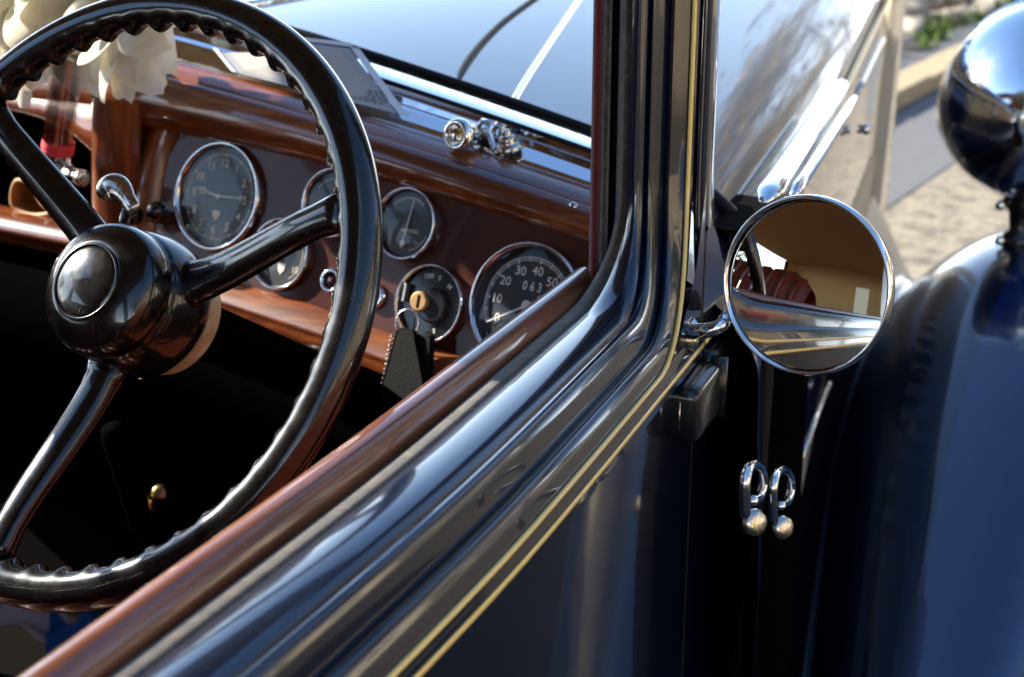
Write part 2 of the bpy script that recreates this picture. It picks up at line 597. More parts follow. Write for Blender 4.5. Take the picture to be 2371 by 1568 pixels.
g = mesh('ground', [(-220, -220, 0), (220, -220, 0), (220, 220, 0), (-220, 220, 0)], [(0, 1, 2, 3)], GRAVEL, smooth=False)
tag(g, 'pale sandy gravel ground lit by low sun', 'ground', kind='structure')
g = strip('shade_strip', -1.22, -0.60, -30, 60, 0.004, ASPHALT)  # shadow on the ground put in as a darker grey strip
tag(g, 'flat grey strip colouring in the shadow on the ground beside the kerb', 'shadow', kind='structure')
g = strip('pavement', -1.72, -1.45, -30, 60, 0.062, ASPHALT)
tag(g, 'narrow grey pavement strip behind the sandstone kerb', 'pavement', kind='structure')
v, f = [], []
vs = [(-1.72, 0.02), (-2.2, 0.10), (-3.0, 0.22), (-4.5, 0.35), (-7, 0.5), (-14, 0.6)]
rows = [[car(s, t, z + 0.03 * sin(3.1 * t + s)) for s, z in vs] for t in np.linspace(-25, 60, 60)]
v, f = grid(rows)
verge = mesh('verge', v, f, SOIL)
tag(verge, 'brown earth bank rising behind the pavement', 'verge', kind='structure')
g = strip('tarmac_yard', 0.98, 7.4, -30, 10.5, 0.004, DARKTAR)
tag(g, 'dark tarmac yard on the driver side of the car', 'tarmac', kind='structure')
# kerb: a row of single sandstone blocks
kerb = mesh('kerb', *grid([[car(-1.46, -14, -0.05), car(-1.46, 40, -0.05)], [car(-1.46, -14, 0.03), car(-1.46, 40, 0.03)],
                           [car(-1.225, -14, 0.03), car(-1.225, 40, 0.03)], [car(-1.225, -14, -0.05), car(-1.225, 40, -0.05)]]), KERB, smooth=False)
tag(kerb, 'sandstone kerb along the left of the parked car', 'kerb', kind='structure')
bx = boxv((0, 0, 0), RGT, FWD, V3(0, 0, 1), 0.118, 0.445, 0.055, 0.012)
kb = None
for i in range(30):
    t = 2.0 + i * 0.9
    c = car(-1.34, t + 0.45, 0.032 + random.uniform(-.004, .004))
    if kb is None:
        kb = mesh('kerb_stone', [p + c for p in bx[0]], bx[1], KERB, kerb, smooth=False)
    else:
        o = kb.copy()
        scene.collection.objects.link(o)
        o.location = c
        o.rotation_euler = (random.uniform(-.01, .01), random.uniform(-.01, .01), random.uniform(-.01, .01))

# rough stones in the bank, seen beyond the bonnet
stone_meshes = []
for k in range(5):
    rows = []
    ph = rng.uniform(0, 6, 6)
    for i in range(7):
        th = pi * i / 6
        rr = []
        for j in range(10):
            a = 2 * pi * j / 10
            w = 1 + 0.14 * sin(2 * a + ph[0]) + 0.10 * sin(3 * a + ph[1]) + 0.10 * sin(2 * th + ph[2] + a)
            rr.append(V3(0.5 * w * sin(th) * cos(a), 0.5 * w * sin(th) * sin(a), 0.5 * cos(th) * (1 + .1 * sin(3 * a + ph[3]))))
        rows.append(rr)
    v, f = grid(rows, cv=True)
    me = bpy.data.meshes.new('bank_stone')
    me.from_pydata([tuple(p) for p in v], [], f)
    me.polygons.foreach_set('use_smooth', [True] * len(me.polygons))
    me.materials.append(COBBLE)
    stone_meshes.append(me)

def bank_z(s):
    return float(np.interp(-s, [-q[0] for q in vs], [q[1] for q in vs]))

moss_v, moss_f = [], []
n_st = 0
for i in range(24):
    for j in range(9):
        s = -1.86 - j * 0.30 + random.uniform(-.06, .06)
        t = 6.6 + i * 0.36 + (j % 2) * 0.18 + random.uniform(-.07, .07)
        o = bpy.data.objects.new('bank_stone', stone_meshes[random.randrange(5)])
        scene.collection.objects.link(o)
        c = car(s, t, bank_z(s) + 0.03)
        o.location = c
        o.scale = (random.uniform(.24, .33), random.uniform(.30, .44), random.uniform(.12, .2))
        o.rotation_euler = (random.uniform(-.2, .2), random.uniform(-.2, .3), random.uniform(-.5, .5))
        WLOC[o.name] = c
        set_parent(o, verge)
        n_st += 1
        if random.random() < 0.55:                     # moss and short grass in the joints
            for q in range(26):
                b = car(s + random.gauss(.13, .06), t + random.gauss(.16, .08), bank_z(s) + .02)
                a = random.uniform(0, 2 * pi)
                h = random.uniform(.05, .13)
                w = random.uniform(.012, .03)
                d = V3(cos(a), sin(a), 0)
                n0 = len(moss_v)
                moss_v += [b - d * w, b + d * w, b + V3(random.gauss(0, .04), random.gauss(0, .04), h)]
                moss_f.append((n0, n0 + 1, n0 + 2))
g = mesh('moss', moss_v, moss_f, MOSS, smooth=False)
tag(g, 'green moss and short grass between the bank stones', 'moss', kind='stuff')

# --- trees and bushes
def leaf_cloud(center, radii, n, size, seed, clumps=14):
    r = np.random.default_rng(seed)
    cl = []
    while len(cl) < clumps:
        p = r.uniform(-1, 1, 3)
        if np.linalg.norm(p) <= 1:
            cl.append(p)
    V, F = [], []
    for k in range(n):
        c = cl[r.integers(len(cl))]
        p = c + r.normal(0, .20, 3)
        p = np.asarray(center) + p * np.asarray(radii)
        a = norm(r.normal(0, 1, 3))
        b = norm(np.cross(a, r.normal(0, 1, 3)))
        L = size * r.uniform(.6, 1.4)
        n0 = len(V)
        V += [p - a * L, p + b * L * .45, p + a * L, p - b * L * .45]
        F.append((n0, n0 + 1, n0 + 2, n0 + 3))
    return V, F

def make_tree(base, h, crown_r, label, seed, leaf=LEAF, n=3500, size=.13, dense=14):
    e = empty('tree', base)
    tag(e, label, 'tree')
    r = np.random.default_rng(seed)
    b = np.asarray(base, float)
    mb = MB()
    top = b + V3(r.normal(0, .3), r.normal(0, .3), h * .62)
    path = spl([b - V3(0, 0, .1), b + V3(.05, .04, h * .2), (b + top) / 2 + V3(r.normal(0, .12), r.normal(0, .12), 0), top], 5)
    mb.add(*tube(path, np.linspace(h * .028, h * .012, len(path)), 9))
    for k in range(9):
        s = path[int(len(path) * r.uniform(.45, .98))]
        a = r.uniform(0, 2 * pi)
        e1 = s + V3(cos(a) * crown_r * r.uniform(.5, .9), sin(a) * crown_r * r.uniform(.5, .9), h * r.uniform(.12, .34))
        p2 = spl([s, (s + e1) / 2 + V3(0, 0, h * .04), e1], 4)
        mb.add(*tube(p2, np.linspace(h * .011, h * .003, len(p2)), 6))
    mb.build('trunk', BARK, e)
    mesh('crown', *leaf_cloud(b + V3(0, 0, h * .72), (crown_r, crown_r, h * .30), n, size, seed, dense), leaf, e, smooth=False)
    return e

def make_bush(base, rx, h, label, seed, leaf=LEAFY, n=1500, size=.05):
    e = empty('bush', base)
    tag(e, label, 'bush')
    b = np.asarray(base, float)
    r = np.random.default_rng(seed)
    mb = MB()
    for k in range(7):
        a = r.uniform(0, 2 * pi)
        e1 = b + V3(cos(a) * rx * .6, sin(a) * rx * .6, h * r.uniform(.5, .9))
        p2 = spl([b - V3(0, 0, .05), (b + e1) / 2 + V3(0, 0, h * .1), e1], 3)
        mb.add(*tube(p2, np.linspace(.016, .004, len(p2)), 5))
    mb.build('stem', BARK, e)
    mesh('foliage', *leaf_cloud(b + V3(0, 0, h * .58), (rx, rx, h * .48), n, size, seed, 18), leaf, e, smooth=False)
    return e

make_bush(car(-3.0, -1.0, .22), .6, 1.15, 'yellow green shrub on the bank beside the front passenger door', 3)
make_bush(car(-3.4, -2.9, .25), .5, .9, 'low green shrub on the bank beside the rear passenger door', 4, LEAF)
make_bush(car(-3.3, -5.3, .25), .8, 1.7, 'tall yellow green shrub on the bank behind the car', 31, LEAFY, 2200, .06)
make_bush(car(-4.6, -4.2, .3), .8, 2.0, 'tallest green shrub high on the bank behind the car', 32, LEAF, 2200, .06)
make_tree(car(-21, -5.0, .6), 6.0, 2.2, 'leafy tree on the bank level with the rear seats', 5)
make_tree(car(-20, 4.2, .6), 6.8, 2.4, 'leafy tree on the bank level with the bonnet', 6)
make_tree(car(-.5, -9.5, 0), 6.5, 2.3, 'leafy tree directly behind the parked car', 33, LEAF)
make_tree(car(10.5, 6.0, 0), 7.0, 2.6, 'broad tree on the gravel between the two houses', 8)
make_tree(car(9.0, -12.0, 0), 7.5, 2.8, 'tall tree behind the cream house', 9)
TWIG = mat('dry_brown_leaf', (0.22, 0.155, 0.080), 0.8)
make_tree(car(-.2, 16.5, 0), 7.5, 2.4, 'dry golden tree straight ahead of the radiator', 14, TWIG)
make_tree(car(1.9, 14.0, 0), 7.0, 2.2, 'dry golden tree ahead of the right wing', 15, TWIG)
make_tree(car(6.5, 17.0, 0), 9.0, 2.9, 'tall dry brown tree standing far ahead on the right of the car', 11, TWIG)
make_tree(car(4.6, 9.5, 0), 8.0, 2.2, 'dry brown tree nearest ahead on the right of the car', 12, TWIG)
make_tree(car(3.8, 24.0, 0), 10.0, 3.2, 'farthest dry brown tree ahead of the car', 13, TWIG)

# --- houses across the yard (seen in the polished bodywork and in the mirror)
def make_house(name, label, s0, s1, t0, t1, h, wallm, awning=False, cat='house'):
    e = empty(name, car(s0, (t0 + t1) / 2, 0))
    tag(e, label, cat)
    c = car((s0 + s1) / 2, (t0 + t1) / 2, h / 2)
    mesh('wall', *boxv(c, RGT, FWD, V3(0, 0, 1), (s1 - s0) / 2, (t1 - t0) / 2, h / 2), wallm, e, smooth=False)
    ov = .35
    ridge = h + 1.9
    v = [car(s0 - ov, t0 - ov, h - .1), car(s0 - ov, t1 + ov, h - .1), car((s0 + s1) / 2, t1 + ov, ridge), car((s0 + s1) / 2, t0 - ov, ridge),
         car(s1 + ov, t0 - ov, h - .1), car(s1 + ov, t1 + ov, h - .1)]
    v2 = [p + V3(0, 0, .16) for p in v]
    f = [(0, 1, 2, 3), (3, 2, 5, 4), (6, 9, 8, 7), (9, 10, 11, 8), (0, 6, 7, 1), (4, 5, 11, 10), (0, 3, 9, 6), (3, 4, 10, 9), (1, 7, 8, 2), (2, 8, 11, 5)]
    roof = mesh('roof', v + v2, f, ROOF, e, smooth=False)
    mesh('chimney', *boxv(car((s0 + s1) / 2, t0 + 1.2, ridge + .3), RGT, FWD, V3(0, 0, 1), .35, .45, .8, .04), STONE, roof, smooth=False)
    n = int((t1 - t0) // 2.1)
    for lev in range(2):
        for i in range(n):
            t = t0 + (i + .5) * (t1 - t0) / n
            if lev == 0 and i == n // 2:
                d = mesh('door', *boxv(car(s0 - .02, t, 1.05), RGT, FWD, V3(0, 0, 1), .05, .5, 1.05, .015), DOORG, e, smooth=False)
                mesh('door_handle', *lathe([(0, .05), (.03, .05), (.035, .03), (.02, 0)], car(s0 - .07, t + .38, 1.0), -RGT, 12), BRASS, d)
                continue
            zc = 1.5 if lev == 0 else h - 1.1
            w = mesh('window', *boxv(car(s0 - .01, t, zc), RGT, FWD, V3(0, 0, 1), .03, .48, .62), DARKGL, e, smooth=False)
            mb = MB()
            for yy, zz, hy, hz in ((-.5, 0, .05, .68), (.5, 0, .05, .68), (0, -.64, .45, .045), (0, .64, .45, .045), (0, 0, .02, .6)):
                mb.add(*boxv(car(s0 - .03, t + yy, zc + zz), RGT, FWD, V3(0, 0, 1), .05, hy, hz))
            mb.build('window_frame', FRAMEW, w, smooth=False)
            mesh('window_sill', *boxv(car(s0 - .07, t, zc - .73), RGT, FWD, V3(0, 0, 1), .12, .62, .05, .01), STONE, w, smooth=False)
    if awning:
        t = t0 + (t1 - t0) * .3
        rows = [[car(s0 - .02 - k * .28, tt, 2.75 - k * .16 - (.10 if k == 4 else 0)) for tt in np.linspace(t - 1.0, t + 1.0, 9)] for k in range(5)]
        mesh('awning', *grid(rows), REDCLO, e, smooth=False)
    return e

make_house('stone_house', 'honey coloured stone house with tiled roof across the yard', 8.0, 14.0, -8.5, 3.5, 4.6, STONE, True)
make_house('cream_house', 'cream rendered house with tiled roof beyond the stone house', 9.0, 15.0, 8.5, 20.0, 5.0, RENDERW)
make_house('rear_house', 'pale rendered house behind the parked car', -7.0, 3.0, -24.0, -16.0, 4.8, RENDERW)

# ================================================================== THE CAR
CARO = empty('vintage_car', car(0, 0.3, 0))
tag(CARO, 'polished black and navy vintage saloon car with gold coachlines and walnut dashboard', 'car')
ZR = 1.5   # heights below are measured from eye level

def rz(z):
    return z + ZR

# ---------- front right door: frame mouldings that sweep from the waist up into the window post
def smooth01(t):
    t = min(max(t, 0.0), 1.0)
    return t * t * (3 - 2 * t)

def taper(y):
    a = y - 0.65
    return -0.03 * (sqrt(a * a + .0064) - .08)

def sweep_curve(XH, ZH, XV, YV, r, nh=26, na=16, nv=14, y0=-0.12, ztop=0.14):
    """a line that runs forward along the waist, turns through radius r and climbs the post"""
    pts = []
    yc, zc = YV - r, None
    zl = lambda y: ZH - 0.02 * (y - 0.65)
    z_at = zl(yc)
    for k in range(nh):
        y = y0 + (yc - y0) * k / (nh - 1)
        pts.append((XH + taper(y), y, zl(y)))
    xa = XH + taper(yc)
    for k in range(1, na + 1):
        a = (pi / 2) * k / na
        w = smooth01(k / na)
        pts.append((xa + (XV - xa) * w, yc + r * sin(a), z_at + r * (1 - cos(a))))
    zb = z_at + r
    for k in range(1, nv + 1):
        z = zb + (ztop - zb) * k / nv
        pts.append((XV, YV + 0.012 * (z + .2) * 0, z))
    return [V3(p[0], p[1], rz(p[2])) for p in pts]

def xv(px, Y):           # X of a post feature seen at pixel px (frame row 309) when it lies at depth Y
    return at(px, 309, 1, Y)[0]

# profile rows: XH, ZH at the waist ; pixel and depth on the post ; corner radius
PROF = [
    (-0.3305, -0.3335, 1452, 1.030, .070),
    (-0.3298, -0.3303, 1455, 1.027, .070),
    (-0.3268, -0.3290, 1462, 1.024, .072),
    (-0.3200, -0.3275, 1470, 1.023, .076),
    (-0.3120, -0.3267, 1480, 1.024, .080),
    (-0.3045, -0.3271, 1488, 1.027, .084),
    (-0.2990, -0.3288, 1494, 1.032, .087),
    (-0.2966, -0.3308, 1497, 1.036, .088),
    (-0.2958, -0.3316, 1498, 1.037, .088),
    (-0.2945, -0.3300, 1501, 1.035, .088),
    (-0.2920, -0.3292, 1505, 1.034, .088),
    (-0.2893, -0.3302, 1509, 1.036, .090),
    (-0.2875, -0.3325, 1513, 1.039, .092),
    (-0.2862, -0.3370, 1520, 1.043, .094),
    (-0.2852, -0.3430, 1529, 1.048, .098),
    (-0.2846, -0.3490, 1538, 1.053, .102),
    (-0.2842, -0.3530, 1543, 1.057, .104),
    (-0.2828, -0.3516, 1547, 1.055, .104),
    (-0.2803, -0.3510, 1553, 1.054, .104),
    (-0.2776, -0.3522, 1559, 1.056, .106),
    (-0.2758, -0.3550, 1565, 1.058, .109),
    (-0.2740, -0.3600, 1575, 1.061, .113),
    (-0.2724, -0.3655, 1587, 1.064, .118),
    (-0.2708, -0.3710, 1601, 1.067, .122),
    (-0.2698, -0.3748, 1608, 1.069, .126),
]
curves = [sweep_curve(XH, ZH, xv(px, Y), Y, r) for XH, ZH, px, Y, r in PROF]

# outer door skin below the mouldings
YGAP = 1.074
def row_e(y):            # height of the outermost moulding at depth y
    XH, ZH, px, YV, r = PROF[-1]
    yc = YV - r
    if y <= yc:
        return ZH - 0.02 * (y - .65)
    q = min((y - yc) / r, .999)
    return ZH - 0.02 * (yc - .65) + r * (1 - sqrt(1 - q * q))

def flare(y, d):
    """how far the lower panel swells outwards d below the waist"""
    d = max(d, 0)
    m0 = .2 + 1.0 * (y - .93) - .054
    q = lambda m: 0.5 * (m + sqrt(m * m + .01))
    n = 8
    return sum(q(m0 + .9 * (d * (k + .5) / n)) * d / n for k in range(n)) if d > 0 else 0

def skin_x(y, z):
    """outer surface of door and scuttle side: waist band, small step, then the flared panel"""
    base = -0.2705 + taper(y)
    zs = -0.3895 - 0.02 * (y - .65)
    if z > zs:
        return base + (zs + .0 - z) * 0 + min(1, (-.372 - z) / .012 if z < -.372 else 0) * .0022
    d = zs - z
    return base - .0035 * min(1, d / .0025) + .0022 * max(0, 1 - d / .0025) + flare(y, d) * .0

def skin_grid(y0, y1, ny, top):
    rows = []
    for y in np.linspace(y0, y1, ny):
        zt = top(y)
        zs = -0.3895 - 0.02 * (y - .65)
        zz = list(np.linspace(zt, max(zs + .014, min(zt, zs + .02)), 10)) + [zs + .010, zs + .006, zs + .002, zs, zs - .0012, zs - .0025, zs - .005] \
            + list(np.linspace(zs - .012, -1.02, 34))
        rows.append([V3(skin_x(y, z), y, rz(z)) for z in zz])
    return rows

rows = skin_grid(-0.12, YGAP - .0035, 60, lambda y: row_e(y) + .004)
door = mesh('door', *grid(rows), PAINT, CARO, sharp=40)
frame_m = mesh('window_frame', *grid(curves), PAINT, door, sharp=50)

def stripe(y0, y1, zoff, n, parent, w=.0011, h=.0009):
    path = []
    for y in np.linspace(y0, y1, n):
        z = zoff - 0.02 * (y - .65)
        path.append(V3(skin_x(y, z) + .0003, y, rz(z)))
    return mesh('coachline', *tube(path, w, 8, up=V3(1, 0, 0), flat=.45), GOLD, parent)
# upper coachline follows the moulding up the post
XH, ZH, px, Y, r = [(p + q) / 2 for p, q in zip(PROF[22], PROF[23])]
up_line = [p + V3(.0012, -.0006, 0) for p in sweep_curve(XH, ZH, xv(px, Y), Y, r, nh=40, na=24)]
mesh('coachline', *tube(up_line, .0018, 8), GOLD, door)
stripe(-.12, YGAP - .003, -.3805, 50, door, .0021)

# felt glass channel round the opening
def offset_rows(pairs):
    return [sweep_curve(*p) for p in pairs]
xa, xb, xc, xd = xv(1429, 1.050), xv(1437, 1.036), xv(1447, 1.034), xv(1452, 1.031)
felt_rows = offset_rows([(-.3455, -.3440, xa, 1.050, .064), (-.3445, -.3350, xv(1431, 1.042), 1.042, .066), (-.3425, -.3312, xb, 1.034, .068), (-.3390, -.3300, xv(1441, 1.033), 1.033, .068),
                         (-.3350, -.3303, xc, 1.031, .069), (-.3318, -.3322, xd, 1.033, .070), (-.3306, -.3400, xd, 1.042, .072)])
mesh('felt_channel', *grid(felt_rows), FELT, door)
slot_rows = offset_rows([(-.3475, -.3420, xv(1411, 1.045), 1.045, .062), (-.3465, -.3480, xv(1415, 1.056), 1.056, .062), (-.3452, -.3440, xa, 1.050, .064)])
mesh('glass_slot', *grid(slot_rows), RUBBER, door, sharp=30)
# inner felt strip on the post and the dark red draught strip
fa = [[at(px, 309, 1, Y) * V3(1, 1, 0) + V3(0, 0, z) for z in np.linspace(rz(-.345), rz(.14), 20)] for px, Y in ((1392, 1.040), (1394, 1.035), (1402, 1.033), (1410, 1.036), (1412, 1.046))]
mesh('felt_strip', *grid(fa), FELT, door)
ra = [[at(px, 309, 1, Y) * V3(1, 1, 0) + V3(0, 0, z) for z in np.linspace(rz(-.350), rz(.14), 20)] for px, Y in ((1369, 1.09), (1369, 1.040), (1372, 1.034), (1380, 1.032), (1389, 1.034), (1393, 1.042))]
mesh('draught_strip', *grid(ra), REDCLOTH, door)

# walnut sill capping the door
sill_prof = [(-.3740, -.3560), (-.3748, -.3390), (-.3730, -.3290), (-.3675, -.3232), (-.3610, -.3212), (-.3555, -.3225), (-.3515, -.3262), (-.3490, -.3310),
             (-.3478, -.3360), (-.3470, -.3420), (-.3470, -.3560)]
sp2 = spl([V3(a, 0, b) for a, b in sill_prof], 3)
rows = []
for y in np.linspace(-.12, 1.045, 40):
    rows.append([V3(p[0] - .0012 + taper(y) * .45, y, rz(p[2] - .02 * (y - .65))) for p in sp2])
mesh('window_sill', *grid(rows), WOODY, door)
# a strip of bright metal on the inner side of the sill and the door trim below
rows = []
for y in np.linspace(-.12, 1.045, 20):
    rows.append([V3(x + taper(y) * .3, y, rz(z - .02 * (y - .65))) for x, z in ((-.374, -.350), (-.378, -.36), (-.380, -.60), (-.372, -.98))])
mesh('door_trim', *grid(rows), HIDE, door)
# fine gap in front of the door
gap = []
for z in np.linspace(-.30, -1.02, 40):
    gap.append(V3(skin_x(YGAP, z) - .0025, YGAP, rz(z)))
mesh('door_gap', *tube(gap, .0028, 6), RUBBER, door)

# ---------- scuttle side, post and bonnet
def scut_top(y):
    w = smooth01((y - 1.10) / .10)
    return -.20 + (-.385 + .20) * w
YB = 1.180
rows = skin_grid(YGAP + .003, YB, 18, lambda y: -.30 - .075 * smooth01((y - 1.09) / .09))
scuttle = mesh('scuttle', *grid(rows), PAINT, CARO, sharp=40)
stripe(YGAP + .004, YB - .004, -.3805, 10, scuttle, .0021)
# windscreen post: outer face with two fine beads, flaring into the scuttle
post_px = [(1611, 1.074), (1614, 1.076), (1618, 1.072), (1622, 1.071), (1626, 1.074), (1629, 1.080), (1634, 1.080), (1639, 1.081), (1644, 1.086), (1650, 1.094), (1655, 1.106), (1656, 1.120)]
prow = []
for i, (px, Y) in enumerate(post_px):
    p0 = at(px, 309, 1, Y)
    col = []
    q = i / (len(post_px) - 1)
    for z in np.linspace(.14, -.40, 34):
        fl = max(0, (-.245 - z) / .155) ** 2.2
        y = Y + (YB - 1.12 + .01) * fl * q ** 1.5
        x = p0[0] * (1 - fl) + (skin_x(y, -.395) - .001) * fl if fl > 0 else p0[0]
        col.append(V3(x, y, rz(z)))
    prow.append(col)
# turn in towards the screen
p0 = prow[-1]
_k = [min(1, max(0, 1 - (rz(-.20) - p[2]) / .12)) for p in p0]
prow.append([p + V3(-.02, .012, 0) * q + V3(-.004, .002, -.001) for p, q in zip(p0, _k)])
prow.append([p + V3(-.07, .03, 0) * q + V3(-.008, .004, -.004) for p, q in zip(p0, _k)])
mesh('windscreen_post', *grid(prow), PAINT, CARO, sharp=45)
# black bead round the rear edge of the bonnet
def bon_hw(t):
    return .64 - .25 * (t - .2)
def bon_hz(t):
    return -.425 + .048 * t
def bon_zt(t):
    return -.2135 + .014 * t
def bon_pt(t, th, grow=0.0):
    hw, hz, zt = bon_hw(t) + grow, bon_hz(t), bon_zt(t) + grow
    return car(hw * math.copysign(abs(sin(th)) ** 1.54, th), t, rz(hz + (zt - hz) * cos(th)))
T0, T1 = .160, 1.75
rows = []
for t in np.linspace(T0, T1, 26):
    rows.append([bon_pt(t, th) for th in np.linspace(-pi / 2, pi / 2, 49)])
bonnet = mesh('bonnet', *grid(rows), PAINT, CARO)
def side_pt(t, z, out=0.0, sgn=1):
    hw = bon_hw(t)
    d = bon_hz(t) - z
    return car(sgn * (hw + .004 + .010 * smooth01(d / .1) - .05 * d * d + out), t, rz(z))
for sgn in (1, -1):
    rows = [[side_pt(t, bon_hz(t) - .004 + (-.95 - bon_hz(t)) * k / 22, 0, sgn) for k in range(23)] for t in np.linspace(T0, T1, 26)]
    bs = mesh('bonnet_side', *grid(rows), PAINT, bonnet)
    path = [side_pt(t, bon_hz(t), .002, sgn) for t in np.linspace(T0, T1, 20)]
    mesh('bonnet_hinge', *tube(path, .006, 10), BRASS if sgn > 0 else PAINT, bonnet)
    if sgn < 0:
        continue
    # vertical louvres pressed in the side
lou = None
for i in range(20):
    t = .42 + i * .062
    z1, z0 = -.60, -.86
    P = []
    for z in np.linspace(z1, z0, 9):
        w = .004 * min(1, (z1 - z + .012) / .03, (z - z0 + .012) / .03)
        P.append([side_pt(t, z, .0005), side_pt(t + .012, z, w), side_pt(t + .026, z, w * .9), side_pt(t + .032, z, .0005)])
    mesh('louvre', *grid(P), PAINT, bonnet)
TB = .20
for sgn in (-1, 1):
    path = [bon_pt(TB, sgn * th, .003) for th in np.linspace(1.02, pi / 2, 22)] + [side_pt(TB, z, .004, sgn) for z in np.linspace(-.43, -.95, 12)]
    mesh('bonnet_seal', *tube(path, .0075, 8), RUBBER, bonnet)
# raised strips standing in for streaks reflected in the bonnet top
def bonnet_hit(px, py):
    r = ray(px, py)
    for k in range(1, 4000):
        p = EYE + r * (k * .001 / FPX) * 1.0
        s_, t_, z_ = to_car(p)
        if t_ < T0:
            continue
        x = min(abs(s_) / bon_hw(t_), 1.0)
        if z_ <= rz(bon_hz(t_) + (bon_zt(t_) - bon_hz(t_)) * sqrt(1 - x ** 1.3)):
            return p
    return p
streak = spl([bonnet_hit(*q) for q in ((1056, 200), (1078, 150), (1118, 98), (1170, 48), (1232, 2), (1290, -40))], 6)
mesh('bonnet_reflection', *tube(streak, .0048, 8, up=V3(0, 0, 1), flat=.6), RUBBER, bonnet)
streak = spl([bonnet_hit(*q) for q in ((1186, 238), (1214, 190), (1258, 122), (1302, 56), (1340, 0), (1362, -36))], 6)
mesh('bonnet_reflection', *tube(streak, .0040, 8, up=V3(0, 0, 1), flat=.6), CHROME, bonnet)
mesh('bonnet_hinge', *tube([bon_pt(t, 0, .001) for t in np.linspace(T0, T1, 12)], .005, 8), CHROME, bonnet)
# chrome flash along the bonnet side
def on_side(px, py, out=0.0):
    a, b = car(bon_hw(.2) + .02 + out, .2, 0), car(bon_hw(1.75) + .02 + out, 1.75, 0)
    n = norm(np.cross(b - a, V3(0, 0, 1)))
    return at_plane(px, py, a, n)
pp = spl([on_side(1768, 468), on_side(1850, 345), on_side(1920, 238), on_side(1952, 188)], 6)
mesh('bonnet_flash', *tube(pp, [.004] + [.013] * (len(pp) - 3) + [.011, .004], 14, up=V3(0, 0, 1), flat=.6), CHROME, bonnet)
pp = spl([on_side(1835, 455), on_side(1905, 345), on_side(1985, 215)], 6)
mesh('bonnet_flash', *tube(pp, [.003] + [.008] * (len(pp) - 2) + [.003], 12), CHROME, bonnet)
pp = spl([on_side(1985, 215), on_side(2030, 120), on_side(2045, 92)], 5)
mesh('bonnet_flash', *tube(pp, .005, 10), NICKEL, bonnet)
c = on_side(1988, 298)
mesh('bonnet_catch', *lathe([(0, .018), (.006, .018), (.009, .012), (.006, .006), (.008, 0)], c, RGT, 16), CHROME, bonnet)

# cowl shoulders between the posts and the bonnet
for sgn in (-1, 1):
    rows = []
    for t in np.linspace(-.05, TB - .002, 12):
        q = 1 - (t + .05) / (TB + .05)
        gr = .045 * smooth01(q)
        sec = []
        for th in np.linspace(1.13, pi / 2, 14):
            p = bon_pt(t, sgn * th)
            sec.append(p + sgn * RGT * gr)
        last = sec[-1]
        for k in range(1, 10):
            sec.append(last + sgn * RGT * .010 * smooth01(k / 3) - V3(0, 0, .52 * k / 9))
        rows.append(sec)
    mesh('scuttle_shoulder', *grid(rows), PAINT, scuttle)

# radiator at the front end
rad = MB()
rows = []
for t in (T1 - .01, T1 + .02, T1 + .10, T1 + .12):
    g_ = .012 if t in (T1 + .02, T1 + .10) else 0
    rows.append([car((bon_hw(T1) + g_) * sin(th), t, rz(bon_hz(T1) + (bon_zt(T1) + g_ - bon_hz(T1)) * cos(th))) for th in np.linspace(-pi / 2, pi / 2, 30)])
rows = [[car(-(bon_hw(T1) + .0), p_t, rz(-.98))] + r + [car(bon_hw(T1), p_t, rz(-.98))] for r, p_t in zip(rows, (T1 - .01, T1 + .02, T1 + .10, T1 + .12))]
rad.add(*grid(rows))
radi = rad.build('radiator', CHROME, CARO, sharp=30)
mesh('radiator_core', *boxv(car(0, T1 + .06, rz(-.68)), RGT, FWD, V3(0, 0, 1), bon_hw(T1) - .02, .03, .28), DARKIN, radi, smooth=False)

